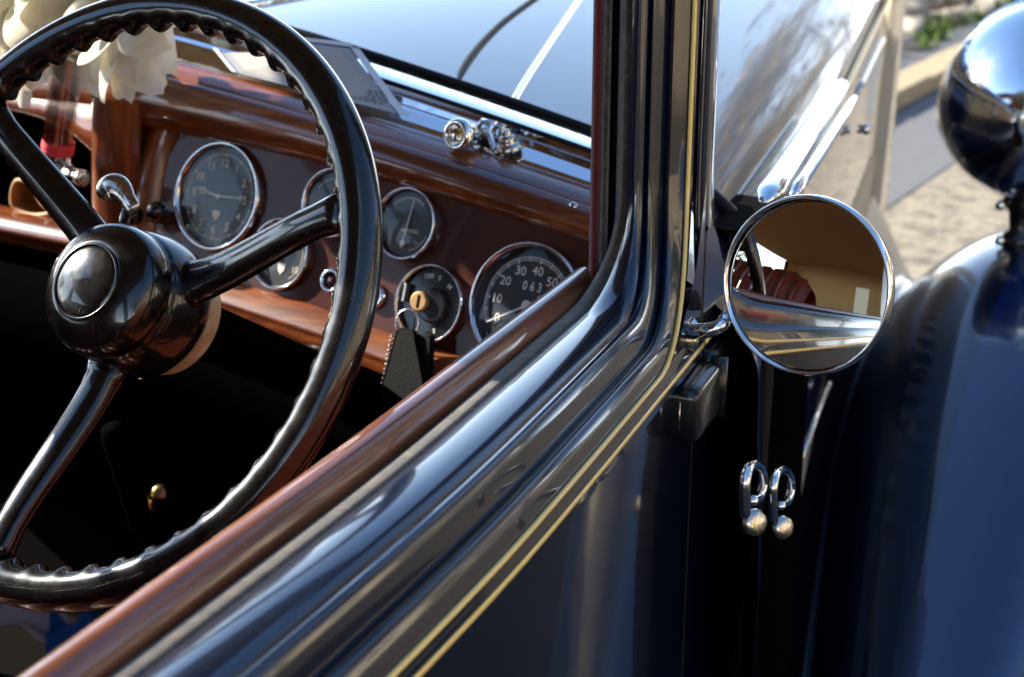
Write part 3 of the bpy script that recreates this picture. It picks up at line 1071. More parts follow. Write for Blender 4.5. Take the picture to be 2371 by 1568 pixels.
# ---------- wings
def wing(sgn):
    path = [(2.25, -1.16), (2.12, -.98), (1.92, -.80), (1.66, -.705), (1.40, -.69), (1.15, -.745), (.92, -.835), (.70, -.94), (.50, -1.03), (.30, -1.085), (.08, -1.10)]
    ins = [.40, .40, .40, .41, .42, .44, .48, .54, .60, .66, .70]
    rows = []
    ctrl = [V3(p[0], p[1], i) for p, i in zip(path, ins)]
    C_ = spl(ctrl, 5)
    for k, c in enumerate(C_):
        t, z, si = c
        d0, d1 = C_[max(k - 1, 0)], C_[min(k + 1, len(C_) - 1)]
        tn = norm(V3(d1[0] - d0[0], d1[1] - d0[1], 0))
        nn = V3(tn[1], -tn[0], 0)          # outward normal in the t,z plane
        if nn[1] < 0 and abs(nn[1]) > .5: nn = -nn
        if nn[0] < 0 and t > 2.0: nn = -nn
        so = .93
        row = []
        for q in np.linspace(0, 1, 25):
            s = si + (so - si) * q
            h = 1 - abs(2 * q - 1) ** 2.6
            off = .135 * h - .135
            row.append(car(sgn * s, t + nn[0] * off, rz(z + nn[1] * off)))
        rows.append(row)
    w = mesh('front_wing', *grid([r[10:] for r in rows]), NAVY, CARO)
    mesh('inner_wing', *grid([[p - V3(0, 0, .002 * (j == 10)) for j, p in enumerate(r[:11])] for r in rows]), PAINT, w)
    v, f = tube([r[-1] for r in rows], .009, 8)
    mesh('wing_bead', v, f, NAVY, w)
    # inner valance from the wing down towards the chassis
    rows2 = [[r[0], r[0] + V3(0, 0, -.05) - sgn * RGT * .02, r[0] + V3(0, 0, -.30) - sgn * RGT * .10] for r in rows]
    mesh('inner_valance', *grid(rows2), BLACK, w)
    # catwalk plate between the wing and the bonnet side
    rows2 = []
    for r, c in zip(rows, C_):
        if .20 < c[0] < 1.80:
            e_ = side_pt(c[0], min(-.70, c[1] + .02 - ZR * 0), .004, sgn)
            a_ = r[0] - V3(0, 0, .012)
            m1 = a_ * .66 + e_ * .34 - V3(0, 0, .05)
            m2 = a_ * .33 + e_ * .67 - V3(0, 0, .03)
            rows2.append(spl([a_, m1, m2, e_ - V3(0, 0, .01)], 3))
    mesh('catwalk', *grid(rows2), BLACK, w)
    return w
wing(1)
wing(-1)
# running boards
for sgn in (1, -1):
    mesh('running_board', *boxv(car(sgn * .82, -.95, .36), RGT, FWD, V3(0, 0, 1), .13, 1.05, .02, .008), BLACK, CARO, smooth=False)
# wheels
for sgn, t in ((1, 1.45), (-1, 1.45), (1, -2.3), (-1, -2.3)):
    o = car(sgn * .70, t, .36)
    w = mesh('wheel', *lathe([(.24, -.07), (.30, -.085), (.345, -.07), (.36, -.03), (.36, .03), (.345, .07), (.30, .085), (.24, .07), (.24, -.07)], o, RGT, 40), TYRE, CARO)
    mesh('wheel_disc', *lathe([(0.0, .09), (.05, .088), (.06, .06), (.20, .03), (.235, .06), (.245, .06), (.245, .0)], o, RGT * sgn, 40), CHROME, w)

# ---------- headlamps
def headlamp(sgn, c):
    prof = [(.0, -.135), (.03, -.132), (.07, -.115), (.105, -.08), (.128, -.03), (.137, .03), (.139, .065), (.143, .07), (.143, .085), (.136, .09)]
    prof = [(a * 1.2, b * 1.2) for a, b in prof]
    ax = FWD
    h = mesh('headlamp', *lathe(prof, c, ax, 56), CHROME, CARO)
    mesh('lens', *lathe([(0, .138), (.084, .132), (.144, .114), (.164, .106)], c, ax, 48), COVER, h)
    mesh('reflector', *lathe([(0, .0), (.06, .012), (.12, .048), (.161, .096)], c, ax, 40), CHROME, h)
    base = c + V3(0, 0, -.158) - ax * .01
    mesh('lamp_stem', *lathe([(.030, .02), (.034, .0), (.022, -.02), (.018, -.05), (.028, -.06), (.03, -.075), (.02, -.085), (.02, -.11), (.04, -.13), (.05, -.15), (.05, -.2)], base, V3(0, 0, 1), 28), BLACK, h)
    for dx, dz in ((-.03, -.005), (-.025, -.065), (.02, -.065), (-.02, -.11), (.03, -.03)):
        mesh('stem_bolt', *lathe([(0, .012), (.007, .012), (.009, .004), (.009, 0)], base + RGT * dx - FWD * .026 + V3(0, 0, dz), -FWD, 12), CHROME, h)
lc = at(2398, 246, 1, 2.62)
headlamp(1, lc)
s_, t_, z_ = to_car(lc)
headlamp(-1, car(-s_, t_, z_))

# ---------- door hinge
def round_block(c, hx, hy, hz, n=6.5, k=24):
    """a block with soft cast edges"""
    sg = lambda v, p: math.copysign(abs(v) ** p, v)
    e = 2.0 / n
    rows = []
    for i in range(k + 1):
        ph = -pi / 2 + pi * i / k
        rows.append([V3(c[0] + hx * sg(cos(ph), e) * sg(cos(2 * pi * j / (2 * k)), e), c[1] + hy * sg(cos(ph), e) * sg(sin(2 * pi * j / (2 * k)), e), c[2] + hz * sg(sin(ph), e)) for j in range(2 * k)])
    return grid(rows, cv=True)
def hinge_leaf(y0, y1, xin, xout, z0, z1, nm, parent):
    return mesh(nm, *round_block(((xin + xout) / 2, (y0 + y1) / 2, (z0 + z1) / 2), (xout - xin) / 2, (y1 - y0) / 2, (z1 - z0) / 2), BLACK, parent)
HZ1 = at(1600, 905, 1, 1.0)[2]
HZ0 = at(1600, 1036, 1, 1.0)[2]
hinge = hinge_leaf(1.0, 1.071, -.300, -.2610, HZ0, HZ1, 'door_hinge', CARO)
hinge_leaf(1.0765, 1.160, -.300, -.2690, HZ0 + .004, HZ1 + .002, 'hinge_leaf', hinge)
pinp = V3(-.2655, 1.0745, 0)
mesh('hinge_pin', *tube([pinp + V3(0, 0, HZ0 - .002), pinp + V3(0, 0, HZ1 + .001)], .0062, 14), BLACK, hinge)
c = at(1688, 824, 1, 1.150)
mesh('hinge_nut', *lathe([(0, .009), (.004, .0085), (.0072, .005), (.008, 0), (.0072, -.006), (.005, -.012), (.005, -.02)], c, V3(0, 0, 1), 20), BLACK, hinge)
for z in (.25, .75):
    p = V3(-.2655, 1.135, HZ0 + (HZ1 - HZ0) * z)
    mesh('hinge_screw', *lathe([(0, .002), (.0045, .0018), (.006, 0)], p, V3(1, 0, 0), 14), BLACK, hinge)
# rear glint line of the hinge pad
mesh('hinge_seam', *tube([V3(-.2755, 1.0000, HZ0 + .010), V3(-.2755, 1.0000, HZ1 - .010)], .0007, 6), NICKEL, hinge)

# ---------- door mirror
MC = V3(-.1927, 1.0159, rz(-.3151))
def aim(az, el):
    return V3(sin(radians(az)) * cos(radians(el)), -cos(radians(az)) * cos(radians(el)), sin(radians(el)))
MN = aim(-14, 9)
GN = aim(-11.6, 11.5)      # the glass sits a little turned in its bowl
MR = .0640
RC = .440       # radius of the convex glass
sag = RC - sqrt(RC * RC - .0605 ** 2)
prof = [(0.0, sag)] + [(.0605 * k / 14, sqrt(RC * RC - (.0605 * k / 14) ** 2) - RC + sag) for k in range(1, 15)]
mirror = mesh('door_mirror', *lathe([(.0606, .0005), (.0612, .0026), (.0622, .0036), (.0634, .0026), (.0640, -.002), (.0626, -.008), (.055, -.016), (.030, -.024), (.012, -.028), (0, -.028)], MC, MN, 72), CHROME, CARO)
mesh('mirror_glass', *lathe(prof, MC - MN * .0045, GN, 72), MIRROR, mirror)
arm = spl([at(1566, 764, 1, 1.040), at(1600, 768, 1, 1.030), at(1640, 765, 1, 1.022), at(1672, 752, 1, 1.024), at(1700, 728, 1, 1.035), MC - MN * .027], 6)
rr = np.interp(np.linspace(0, 1, len(arm)), [0, .12, .3, .5, .8, 1], [.004, .0062, .0060, .0052, .0050, .006])
mesh('mirror_arm', *tube(arm, rr, 14), CHROME, mirror)
# flared foot of the arm
foot = []
for k, (ax_, ay_, bx_, by_) in enumerate([(1584, 702, 1566, 770), (1592, 712, 1576, 774), (1602, 730, 1590, 776), (1616, 748, 1610, 777), (1634, 760, 1632, 776)]):
    a, b = at(ax_, ay_, 1, 1.046 - k * .002), at(bx_, by_, 1, 1.008 + k * .003)
    m_ = (a + b) / 2 + V3(0, .004, -.001)
    foot.append(spl([a, m_ + (a - b) * .15, m_ - (a - b) * .2, b], 4))
mesh('arm_foot', *grid(foot), CHROME, mirror)
pad = spl([at(1571, 758, 1, 1.046), at(1574, 715, 1, 1.046), at(1584, 690, 1, 1.046), at(1597, 683, 1, 1.046), at(1608, 692, 1, 1.046), at(1611, 715, 1, 1.046)], 5)
mesh('clamp_pad', *tube(pad, .0055, 10), RUBBER, mirror)
mesh('clamp_nut', *lathe([(0, .006), (.008, .006), (.0105, .002), (.011, -.006), (.008, -.012)], at(1586, 790, 1, 1.036), V3(.2, -.6, -.75), 18), NICKEL, mirror)
mesh('frame_clip', *tube([at(1476, 749, 1, 1.0), at(1486, 752, 1, 1.0), at(1500, 756, 1, 1.0)], .0028, 8), CHROME, mirror)

# ---------- fittings on the bonnet side near the door
for (x, y, h) in ((1747, 1130, 62), (1812, 1142, 66)):
    P = [(x - 22, y + h), (x - 22, y - 10), (x - 14, y - 44), (x + 2, y - 54), (x + 16, y - 42), (x + 20, y - 10), (x + 10, y + 22), (x - 6, y + 30)]
    pts = spl([on_side(px, py, .058) for px, py in P], 5)
    cat_ = mesh('bonnet_latch', *tube(pts, .0035, 10), CHROME, bonnet)
    mesh('latch_pad', *lathe([(0, .004), (.006, .0036), (.009, .002), (.010, -.002)], on_side(x + 2, y + 80, .048), RGT * .8 + V3(0, -.5, .3), 20), NICKEL, cat_)
mesh('stay_rod', *tube([on_side(1905, 885) + RGT * .01, on_side(1832, 1066) + RGT * .01], .0035, 8), NICKEL, bonnet)
mesh('stay_rod', *tube([on_side(1812, 935) + RGT * .01, on_side(1796, 1010) + RGT * .01], .0022, 8), NICKEL, bonnet)
ring = [on_side(1972 + 26 * cos(a) * .7, 1280 + 26 * sin(a)) + RGT * .02 for a in np.linspace(0, 2 * pi, 18)[:-1]]
mesh('catch_ring', *tube(ring, .0028, 8, closed=True), CHROME, bonnet)

# ---------- windscreen
def fr1(s):
    s = sqrt(s * s + .0016)
    return -.1975 - .15 * s - .05 * s * s
def fr2(s):
    s = sqrt(s * s + .0016)
    return -.201 - .15 * s - .07 * s * s
SS = np.linspace(-.60, .545, 50)
fr = [[car(s, .074, rz(fr1(s) - .012)) for s in SS], [car(s, .073, rz(fr1(s) - .001)) for s in SS], [car(s, .077, rz(fr1(s))) for s in SS],
      [car(s, .115, rz(.5 * fr1(s) + .5 * fr2(s) + .001)) for s in SS], [car(s, .156, rz(fr2(s))) for s in SS], [car(s, .164, rz(fr2(s) - .006)) for s in SS]]
wframe = mesh('windscreen_frame', *grid(fr), CHROME, CARO, sharp=40)
mesh('windscreen_seal', *tube([car(s, .158, rz(fr2(s) + .001)) for s in SS], .0038, 8), RUBBER, wframe)
mesh('windscreen_seal', *tube([car(s, .076, rz(fr1(s) + .0005)) for s in SS], .0024, 8), RUBBER, wframe)
gl = []
for k in range(3):
    q = k / 2
    gl.append([car(s, .158 - .13 * q, rz(fr2(s) * (1 - q) + .125 * q)) for s in SS])
mesh('windscreen_glass', *grid(gl), PANE, wframe)

# ---------- dashboard woodwork
def capB(s):
    return -.308 - .155 * s * s
def capL(s):
    q = sqrt(s * s + .0009)
    return -.233 - .112 * q - .065 * s * s
SD = np.linspace(-.66, .600, 70)
cprof = [(.030, 0, -.004), (.010, 0, .0), (.000, .10, 0), (-.006, .30, 0), (-.007, .50, 0), (-.002, .72, 0), (.006, .84, 0), (.0095, .86, 0), (.010, .875, 0),
         (.018, .955, 0), (.028, .995, 0), (.036, 1.0, 0), (.043, .985, 0), (.047, .93, 0), (.050, .80, 0)]
cs = spl([V3(a, b, c) for a, b, c in cprof], 3)
rows = []
for s in SD:
    rows.append([car(s, p[0], rz(capB(s) + (capL(s) - capB(s)) * p[1] + p[2])) for p in cs])
dashcap = mesh('dashboard_rail', *grid(rows), WOOD, CARO)
rows = [[car(s, t, rz(capL(s) * (1 - q) + (fr1(s) - .006) * q + dz)) for s in np.linspace(-.6, .575, 40)] for t, q, dz in ((.047, 0, -.004), (.0485, 0, -.0005), (.052, 0.1, 0), (.060, .5, -.001), (.071, 1, -.002), (.073, 1, -.006))]
mesh('dash_top_strip', *grid(rows), CHROME, dashcap)

# instrument panel in its own sloping plane
DO = at(510, 456, 1, 1.25)
_b, _a = radians(-10), radians(20)
DR = V3(cos(_b), sin(_b), 0)
_fw = V3(-sin(_b), cos(_b), 0)
DU = _fw * sin(_a) + V3(0, 0, cos(_a))
DN = np.cross(DR, DU)
def dp(u, v, w=0.0):
    return DO + DR * u + DU * v + DN * w
outline = [(-.078, .030), (-.070, .048), (-.05, .060), (.06, .062), (.18, .054), (.30, .040), (.42, .020), (.47, .010), (.47, -.120), (.43, -.116), (.33, -.108), (.22, -.099), (.13, -.088), (.04, -.083), (-.05, -.083), (-.070, -.074), (-.078, -.058)]
v, f = prism(outline, dp(0, 0, -.006), DR, DU, DN, .006)
ipanel = mesh('instrument_panel', v, f, PANEL, CARO, smooth=False)
# wooden frame behind and left of the panel
v, f = prism([(-.135, .07), (.06, .075), (.2, .068), (.48, .03), (.48, -.15), (-.135, -.12)], dp(0, 0, -.030), DR, DU, DN, .022)
mesh('panel_backboard', v, f, WOOD, dashcap, smooth=False)
# rounded fillet at the left of the panel
fil = []
for u, w in ((-.112, .004), (-.104, .008), (-.096, .007), (-.088, .002), (-.082, -.007)):
    fil.append([dp(u - .0 + .012 * max(0, (v_ - .02) / .05) ** 2, v_, w) for v_ in np.linspace(.064, -.12, 14)])
mesh('panel_fillet', *grid(fil), WOODZ, dashcap)
# lower wooden rail
def vb(u):
    return float(np.interp(u, [-.08, .04, .13, .22, .33, .43, .50], [-.081, -.081, -.086, -.097, -.106, -.114, -.12]))
def vh(u):
    return float(np.interp(u, [-.10, .012, .163, .23, .33, .43, .50], [-.097, -.1005, -.1125, -.121, -.133, -.146, -.155]))
rows = []
for u in np.linspace(-.13, .48, 40):
    B, H = vb(u), vh(u)
    rows.append([dp(u, p, w) for p, w in ((B + .003, -.004), (B, .001), (B - .003, .004), ((B + H) / 2, .010), (H + .003, .014), (H, .0145), (H - .0015, .0125), (H - .006, .012), (H - .012, .010), (H - .0145, .006), (H - .015, -.02))])
mesh('lower_rail', *grid(rows), WOOD, dashcap)
# centre post and the open glove box to its left
def post_pt(z, a):
    q = (rz(-.285) - z) / .14
    s0 = .022 - .018 * q + .016 * max(0, q - .7)
    return car(s0 + .031 * sin(a), -.004 - .022 * cos(a), z)
rows = [[post_pt(z, a) for a in np.linspace(-pi / 2, pi / 2, 13)] for z in np.linspace(rz(-.275), rz(-.445), 12)]
mesh('centre_post', *grid(rows), WOODZ, dashcap)
gb = MB()
gz0, gz1 = rz(-.428), rz(-.300)
gs0, gs1, gt0, gt1 = -.58, -.028, -.005, .20
gb.add(*grid([[car(gs0, gt0, gz0), car(gs1, gt0, gz0)], [car(gs0, gt1, gz0), car(gs1, gt1, gz0)], [car(gs0, gt1, gz1), car(gs1, gt1, gz1)], [car(gs0, gt0, gz1), car(gs1, gt0, gz1)]]))
gb.add([car(gs1, gt0, gz0), car(gs1, gt1, gz0), car(gs1, gt1, gz1), car(gs1, gt0, gz1)], [(0, 1, 2, 3)])
gb.add([car(gs0, gt0, gz0), car(gs0, gt1, gz0), car(gs0, gt1, gz1), car(gs0, gt0, gz1)], [(0, 1, 2, 3)])
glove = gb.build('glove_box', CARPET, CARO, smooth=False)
rows = []
for s in np.linspace(-.62, -.012, 16):
    rows.append([car(s, t, rz(z)) for t, z in ((.02, -.424), (-.004, -.4245), (-.014, -.428), (-.019, -.436), (-.020, -.4405), (-.0175, -.442), (-.0165, -.450), (-.012, -.456), (.02, -.457))])
mesh('glove_box_ledge', *grid(rows), WOOD, glove)
# arched upper frame of the glove box
rows = []
for s in np.linspace(-.60, -.014, 24):
    q = (s + .307) / .29
    zl = -.304 - .035 * abs(q) ** 6
    rows.append([car(s, t, rz(z)) for t, z in ((.01, -.285), (-.006, -.287), (-.010, zl + .006), (-.006, zl), (.012, zl - .001))])
mesh('glove_box_arch', *grid(rows), WOOD, glove)
# black board under the dash, bulkhead
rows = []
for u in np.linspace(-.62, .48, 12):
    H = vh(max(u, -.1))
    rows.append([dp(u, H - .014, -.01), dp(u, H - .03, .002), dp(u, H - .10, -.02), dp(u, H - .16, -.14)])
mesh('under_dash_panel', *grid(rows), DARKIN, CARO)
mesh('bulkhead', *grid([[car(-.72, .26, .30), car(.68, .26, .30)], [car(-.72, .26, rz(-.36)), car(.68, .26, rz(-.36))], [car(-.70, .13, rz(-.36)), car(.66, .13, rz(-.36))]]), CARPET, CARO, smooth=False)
# knob rings under the lower rail
c = dp(.150, -.152, .006)
mesh('pull_knob', *lathe([(.014, .004), (.0165, .007), (.019, .004), (.019, -.004)], c, DN, 28), CHROME, ipanel)

# ---------- instruments
def bezel(name, u, v, R, parent, w=.0, k=.11):
    b_ = R * k
    prof_ = [(R, w - .002), (R, w + .004), (R - b_ * .25, w + .0075), (R - b_ * .6, w + .008), (R - b_, w + .005), (R - b_, w + .0015)]
    return mesh(name, *lathe(spl_prof(prof_), dp(u, v), DN, 64), CHROME, parent)
def spl_prof(p):
    return [(a[0], a[1]) for a in spl([V3(x, y, 0) for x, y in p], 3)]
def dial(name, u, v, R, m=DIAL):
    return mesh(name, *disc(dp(u, v, .0012), DR, DU, R, 56), m, CARO, smooth=False)
def cover(u, v, R, parent):
    pr = [(0, .0062), (R * .5, .0058), (R * .85, .0048), (R, .0040)]
    return mesh('glass', *lathe(pr, dp(u, v), DN, 48), COVER, parent)
def needle(u, v, ang, L, back, w, parent, m=HAND, ht=.0030, nm='needle', hub=.003, ball=0.0):
    d = DR * cos(ang) + DU * sin(ang)
    p = np.cross(DN, d)
    o = dp(u, v, ht)
    mb = MB()
    vv = [o - d * back - p * w, o - d * back + p * w, o + d * L + p * w * .45, o + d * L - p * w * .45]
    mb.add(vv + [q + DN * .0005 for q in vv], [(0, 3, 2, 1), (4, 5, 6, 7), (0, 1, 5, 4), (1, 2, 6, 5), (2, 3, 7, 6), (3, 0, 4, 7)])
    mb.add(*lathe([(0, .0012), (hub * .8, .001), (hub, 0)], o, DN, 20))
    if ball:
        mb.add(*lathe([(0, .0010), (ball * .8, .0009), (ball, 0)], o - d * back, DN, 18))
    return mb.build(nm, m, parent, smooth=False)
def ticks(u, v, angs, r0, r1, w, parent, m=NUMB, nm='scale'):
    mb = MB()
    for i, a in enumerate(angs):
        a_, w_, rr0 = (a if not isinstance(a, tuple) else a[0]), (w if not isinstance(a, tuple) else a[1]), (r0 if not isinstance(a, tuple) else a[2])
        d = DR * cos(a_) + DU * sin(a_)
        p = np.cross(DN, d)
        o = dp(u, v, .0018)
        mb.add([o + d * rr0 - p * w_, o + d * rr0 + p * w_, o + d * r1 + p * w_, o + d * r1 - p * w_], [(0, 1, 2, 3)])
    return mb.build(nm, m, parent, smooth=False)
def arc(u, v, R, a0, a1, w, parent, m=NUMB, nm='scale_ring'):
    o = dp(u, v, .0017)
    A_ = np.linspace(a0, a1, 60)
    rows_ = [[o + (R + q) * (DR * cos(a) + DU * sin(a)) for a in A_] for q in (-w, w)]
    return mesh(nm, *grid(rows_), m, parent, smooth=False)
def numerals(items, parent, m=NUM, nm='numerals', ht=.0019):
    mb = MB()
    for s_, size, u, v, rot in items:
        mb.add(*text_geo(s_, size, dp(u, v, ht), DR, DU, rot=rot, bold=size * .012))
    return mb.build(nm, m, parent, smooth=False)

# clock
ck = dial('clock', 0, 0, .051)
bezel('bezel', 0, 0, .0555, ck, k=.105)
numerals([(str(h), .0115, .0335 * sin(radians(30 * h)), .0335 * cos(radians(30 * h)), 0) for h in range(1, 13)], ck, NUMB)
arc(0, 0, .0425, 0, 2 * pi, .0003, ck)
ticks(0, 0, [(radians(6 * k), .0008 if k % 5 == 0 else .00025, .0400 if k % 5 == 0 else .0412) for k in range(60)], .0412, .0435, .0003, ck)
needle(0, 0, radians(169), .030, .0, .0010, ck, nm='hour_hand', hub=.0028)
needle(0, 0, radians(4), .036, .0, .0008, ck, nm='minute_hand', ht=.0036, hub=.0024)
for ang, rr_, rad_ in ((169, .0205, .0032), (4, .0300, .0022)):
    o = dp(rr_ * cos(radians(ang)), rr_ * sin(radians(ang)), .0040)
    mesh('hand_ring', *tube([o + rad_ * (DR * cos(a) + DU * sin(a)) for a in np.linspace(0, 2 * pi, 17)[:-1]], .0006, 6, closed=True), HAND, ck)
v, f = prism([(-.005, .004), (.005, .004), (.004, -.002), (0, -.007), (-.004, -.002)], dp(0, -.018, .0015), DR, DU, DN, .0004)
mesh('maker_shield', v, f, NUMB, ck, smooth=False)
cover(0, 0, .0500, ck)

# small gauge half hidden by the wheel
g2 = dial('oil_gauge', .142, .012, .030)
bezel('bezel', .142, .012, .0345, g2, k=.13)
arc(.142, .012, .024, radians(30), radians(150), .0003, g2)
needle(.142, .006, radians(70), .020, .004, .0005, g2)
cover(.142, .012, .0300, g2)
# fuel gauge
g3_ = dial('fuel_gauge', .0915, -.0445, .031)
bezel('bezel', .0915, -.0445, .0355, g3_, k=.12)
numerals([('MIN', .0062, .0915 + .003, -.0445 + .002, 0), ('10', .0085, .0915 + .019, -.0445 - .013, .15)], g3_, NUMB)
arc(.0915, -.0445, .0255, radians(-60), radians(240), .0003, g3_)
needle(.0915 - .012, -.0445 - .003, radians(200), .010, .002, .0022, g3_, NUM)
v, f = prism([(-.0045, .0045), (.0045, .0045), (.004, -.002), (0, -.0065), (-.004, -.002)], dp(.0915 + .002, -.0445 - .013, .0015), DR, DU, DN, .0004)
mesh('maker_shield', v, f, NUM, g3_, smooth=False)
cover(.0915, -.0445, .0310, g3_)
# ammeter
am = dial('ammeter', .230, .0045, .0295)
bezel('bezel', .230, .0045, .0345, am, k=.12)
numerals([('AMPERES', .0048, .230 + .004, .0045 - .006, 0)], am, NUMB)
arc(.230, .0045, .0245, radians(-75), radians(-20), .0003, am)
arc(.230, .0045, .0245, radians(55), radians(140), .0003, am)
ticks(.230, .0045, [radians(a) for a in range(55, 141, 8)], .022, .025, .0003, am)
needle(.230 - .001, .0045 - .018, radians(83), .041, .004, .0007, am)
cover(.230, .0045, .0295, am)
# ignition and lamp switch box
sw = dial('switch_box', .2715, -.0635, .0325, BLACK)
bezel('bezel', .2715, -.0635, .0368, sw, k=.10)
numerals([('OFF', .0060, .2715 - .007, -.0635 + .0245, .15), ('S', .0062, .2715 + .0045, -.0635 + .0245, -.1), ('H', .0062, .2715 + .0165, -.0635 + .0185, -.55), ('S', .0058, .2715 + .0085, -.0635 - .0235, .2)], sw, NUM)
lk_ = dp(.2715 - .0085, -.0635 + .0005)
mesh('lever_boss', *lathe([(0, .006), (.014, .006), (.016, .004), (.0165, 0)], dp(.2715 + .003, -.0635 - .001), DN, 36), BLACK, sw, sharp=30)
LOCKB = mat('dull_brass_lock', (0.34, 0.19, 0.08), 0.55, metal=0.6)
mesh('lock_barrel', *lathe([(0, .0105), (.0078, .0105), (.0092, .0095), (.0095, .006)], lk_, DN, 36), LOCKB, sw, sharp=30)
mesh('keyhole', *boxv(lk_ + DN * .0106, DR * .97 + DU * .1, DU, DN, .0011, .0058, .0003), DARKIN, sw, smooth=False)
mesh('switch_lever', *boxv(dp(.2715 - .0265, -.0635 + .006, .006), DR, DU, DN, .0016, .0085, .003, .0006), NICKEL, sw, smooth=False)
# speedometer
SU, SV, SR = .3705, -.0485, .0570
sd = dial('speedometer', SU, SV, .0515)
bezel('bezel', SU, SV, SR, sd, k=.095)
mesh('dial_rim', *lathe([(.0515, .0045), (.0456, .0016)], dp(SU, SV), DN, 56), DIAL, sd)
an = lambda q: radians(209 - 3.2 * q)
numerals([(str(q), .0114, SU + .0315 * cos(an(q)), SV + .0315 * sin(an(q)), 0) for q in range(0, 90, 10)], sd, NUM)
ticks(SU, SV, [(an(q), .0007 if q % 5 == 0 else .00028, .0383 if q % 10 == 0 else (.0392 if q % 5 == 0 else .0403)) for q in range(0, 86)], .0403, .0430, .0003, sd, NUM)
arc(SU, SV, .0430, an(85), an(0), .00035, sd, NUM)
arc(SU, SV, .0401, an(85), an(0), .0002, sd, NUM)
needle(SU, SV, an(0), .0415, .0150, .0012, sd, NUM, hub=.0050, ball=.0038)
mb = MB()
for k, ch in enumerate('063'):
    mb.add(*text_geo(ch, .0115, dp(SU - .0055 + k * .0075, SV + .0170, .0019), DR, DU, rot=-.05, bold=.0002, squash=.8))
mb.build('odometer', NUM, sd, smooth=False)
mesh('odometer', *text_geo('2', .0115, dp(SU + .0177, SV + .0160, .0019), DR, DU, rot=-.05, bold=.0002, squash=.8), REDN, sd, smooth=False)
mesh('trip_counter', *text_geo('18', .0125, dp(SU - .006, SV - .020, .0019), DR, DU, rot=-.05, bold=.0001, squash=.7), NUM, sd, smooth=False)
cover(SU, SV, .0510, sd)
# two small warning lamps and two ball knobs
for (u, v_) in ((.1565, -.0605), (.2085, -.0665)):
    k_ = mesh('warning_lamp', *lathe(spl_prof([(.0125, -.001), (.0125, .003), (.0110, .0055), (.0085, .0055), (.0075, .003)]), dp(u, v_), DN, 32), CHROME, CARO)
    mesh('lamp_jewel', *lathe([(0, .004), (.004, .0036), (.0078, .001)], dp(u, v_), DN, 24), mat('maroon_jewel', (.03, .004, .006), .1, coat=1.0), k_)
def ball(name, c, r, m, stem_to, parent):
    pr = [(0, r)] + [(r * sin(a), r * cos(a)) for a in np.linspace(.2, pi - .35, 12)]
    o_ = mesh(name, *lathe(pr, c, norm(c - stem_to), 28), m, parent)
    mesh('knob_stem', *tube([c, stem_to], r * .34, 12), CHROME, o_)
    return o_
ball('control_knob', dp(-.060, -.026, .022), .0105, EBONITE, dp(-.060, -.026, -.005), CARO)
ball('control_knob', dp(-.084, -.034, .030), .0115, BLACK, dp(-.084, -.034, -.005), CARO)
# screw in the rail
sp_ = at_t(1326, 481, .004)
sc_ = mesh('rail_screw', *lathe([(0, .0022), (.003, .0020), (.0046, .0008), (.0050, -.002)], sp_, -FWD, 18), NICKEL, CARO)
mesh('screw_slot', *boxv(sp_ - FWD * .0023, RGT, FWD, V3(.35, 0, .9), .0004, .0004, .0042), DARKIN, sc_, smooth=False)

# ---------- windscreen opener with its bright knob
kc = at_t(1058, 313, .018)
kn = norm(-FWD * .93 + RGT * -.10 + V3(0, 0, .12))
def shift(p, w):
    return p + kn * w
opener = mesh('windscreen_opener', *lathe(spl_prof([(.0035, -.004), (.0060, -.0035), (.0085, -.001), (.0095, .002), (.0110, .0035), (.0140, .0025), (.0152, -.001), (.0150, -.005), (.0125, -.009), (.0105, -.014), (.0095, -.022), (.006, -.024)]), kc, kn, 44), CHROME, CARO)
mesh('knob_recess', *lathe([(0, -.004), (.004, -.0045), (.0048, -.002), (.0055, -.0035)], kc, kn, 20), BRASS, opener)
mesh('spindle', *tube([shift(kc, -.012), shift(kc, -.060)], .0055, 14), NICKEL, opener)
# folded bracket
bk = MB()
q0 = at_t(1112, 290, .048)
q1 = at_t(1140, 280, .060)
q2 = at_t(1148, 335, .052)
q3 = at_t(1160, 352, .048)
q4 = at_t(1128, 350, .046)
path_ = [at_t(1105, 296, .052), at_t(1118, 279, .055), at_t(1142, 284, .055), at_t(1133, 305, .050), at_t(1146, 352, .046), at_t(1160, 352, .048)]
mesh('bracket', *tube(path_, .0022, 8, up=FWD, flat=2.2), CHROME, opener)
v, f = boxv(at_t(1125, 338, .062), RGT, FWD, V3(0, 0, 1), .016, .012, .009, .002)
mesh('bracket_foot', v, f, BLACK, opener, smooth=False)
nt = at_t(1176, 338, .050)
mesh('acorn_nut', *lathe(spl_prof([(0, .016), (.0035, .0155), (.0045, .011), (.0075, .0085), (.0082, .004), (.0110, .002), (.0125, -.001), (.0115, -.003)]), nt, norm(V3(-.05, -.25, 1)), 24), NICKEL, opener)
mesh('link_rod', *tube([at_t(1190, 332, .06), at_t(1235, 352, .07)], .0035, 10), BRASS, opener)

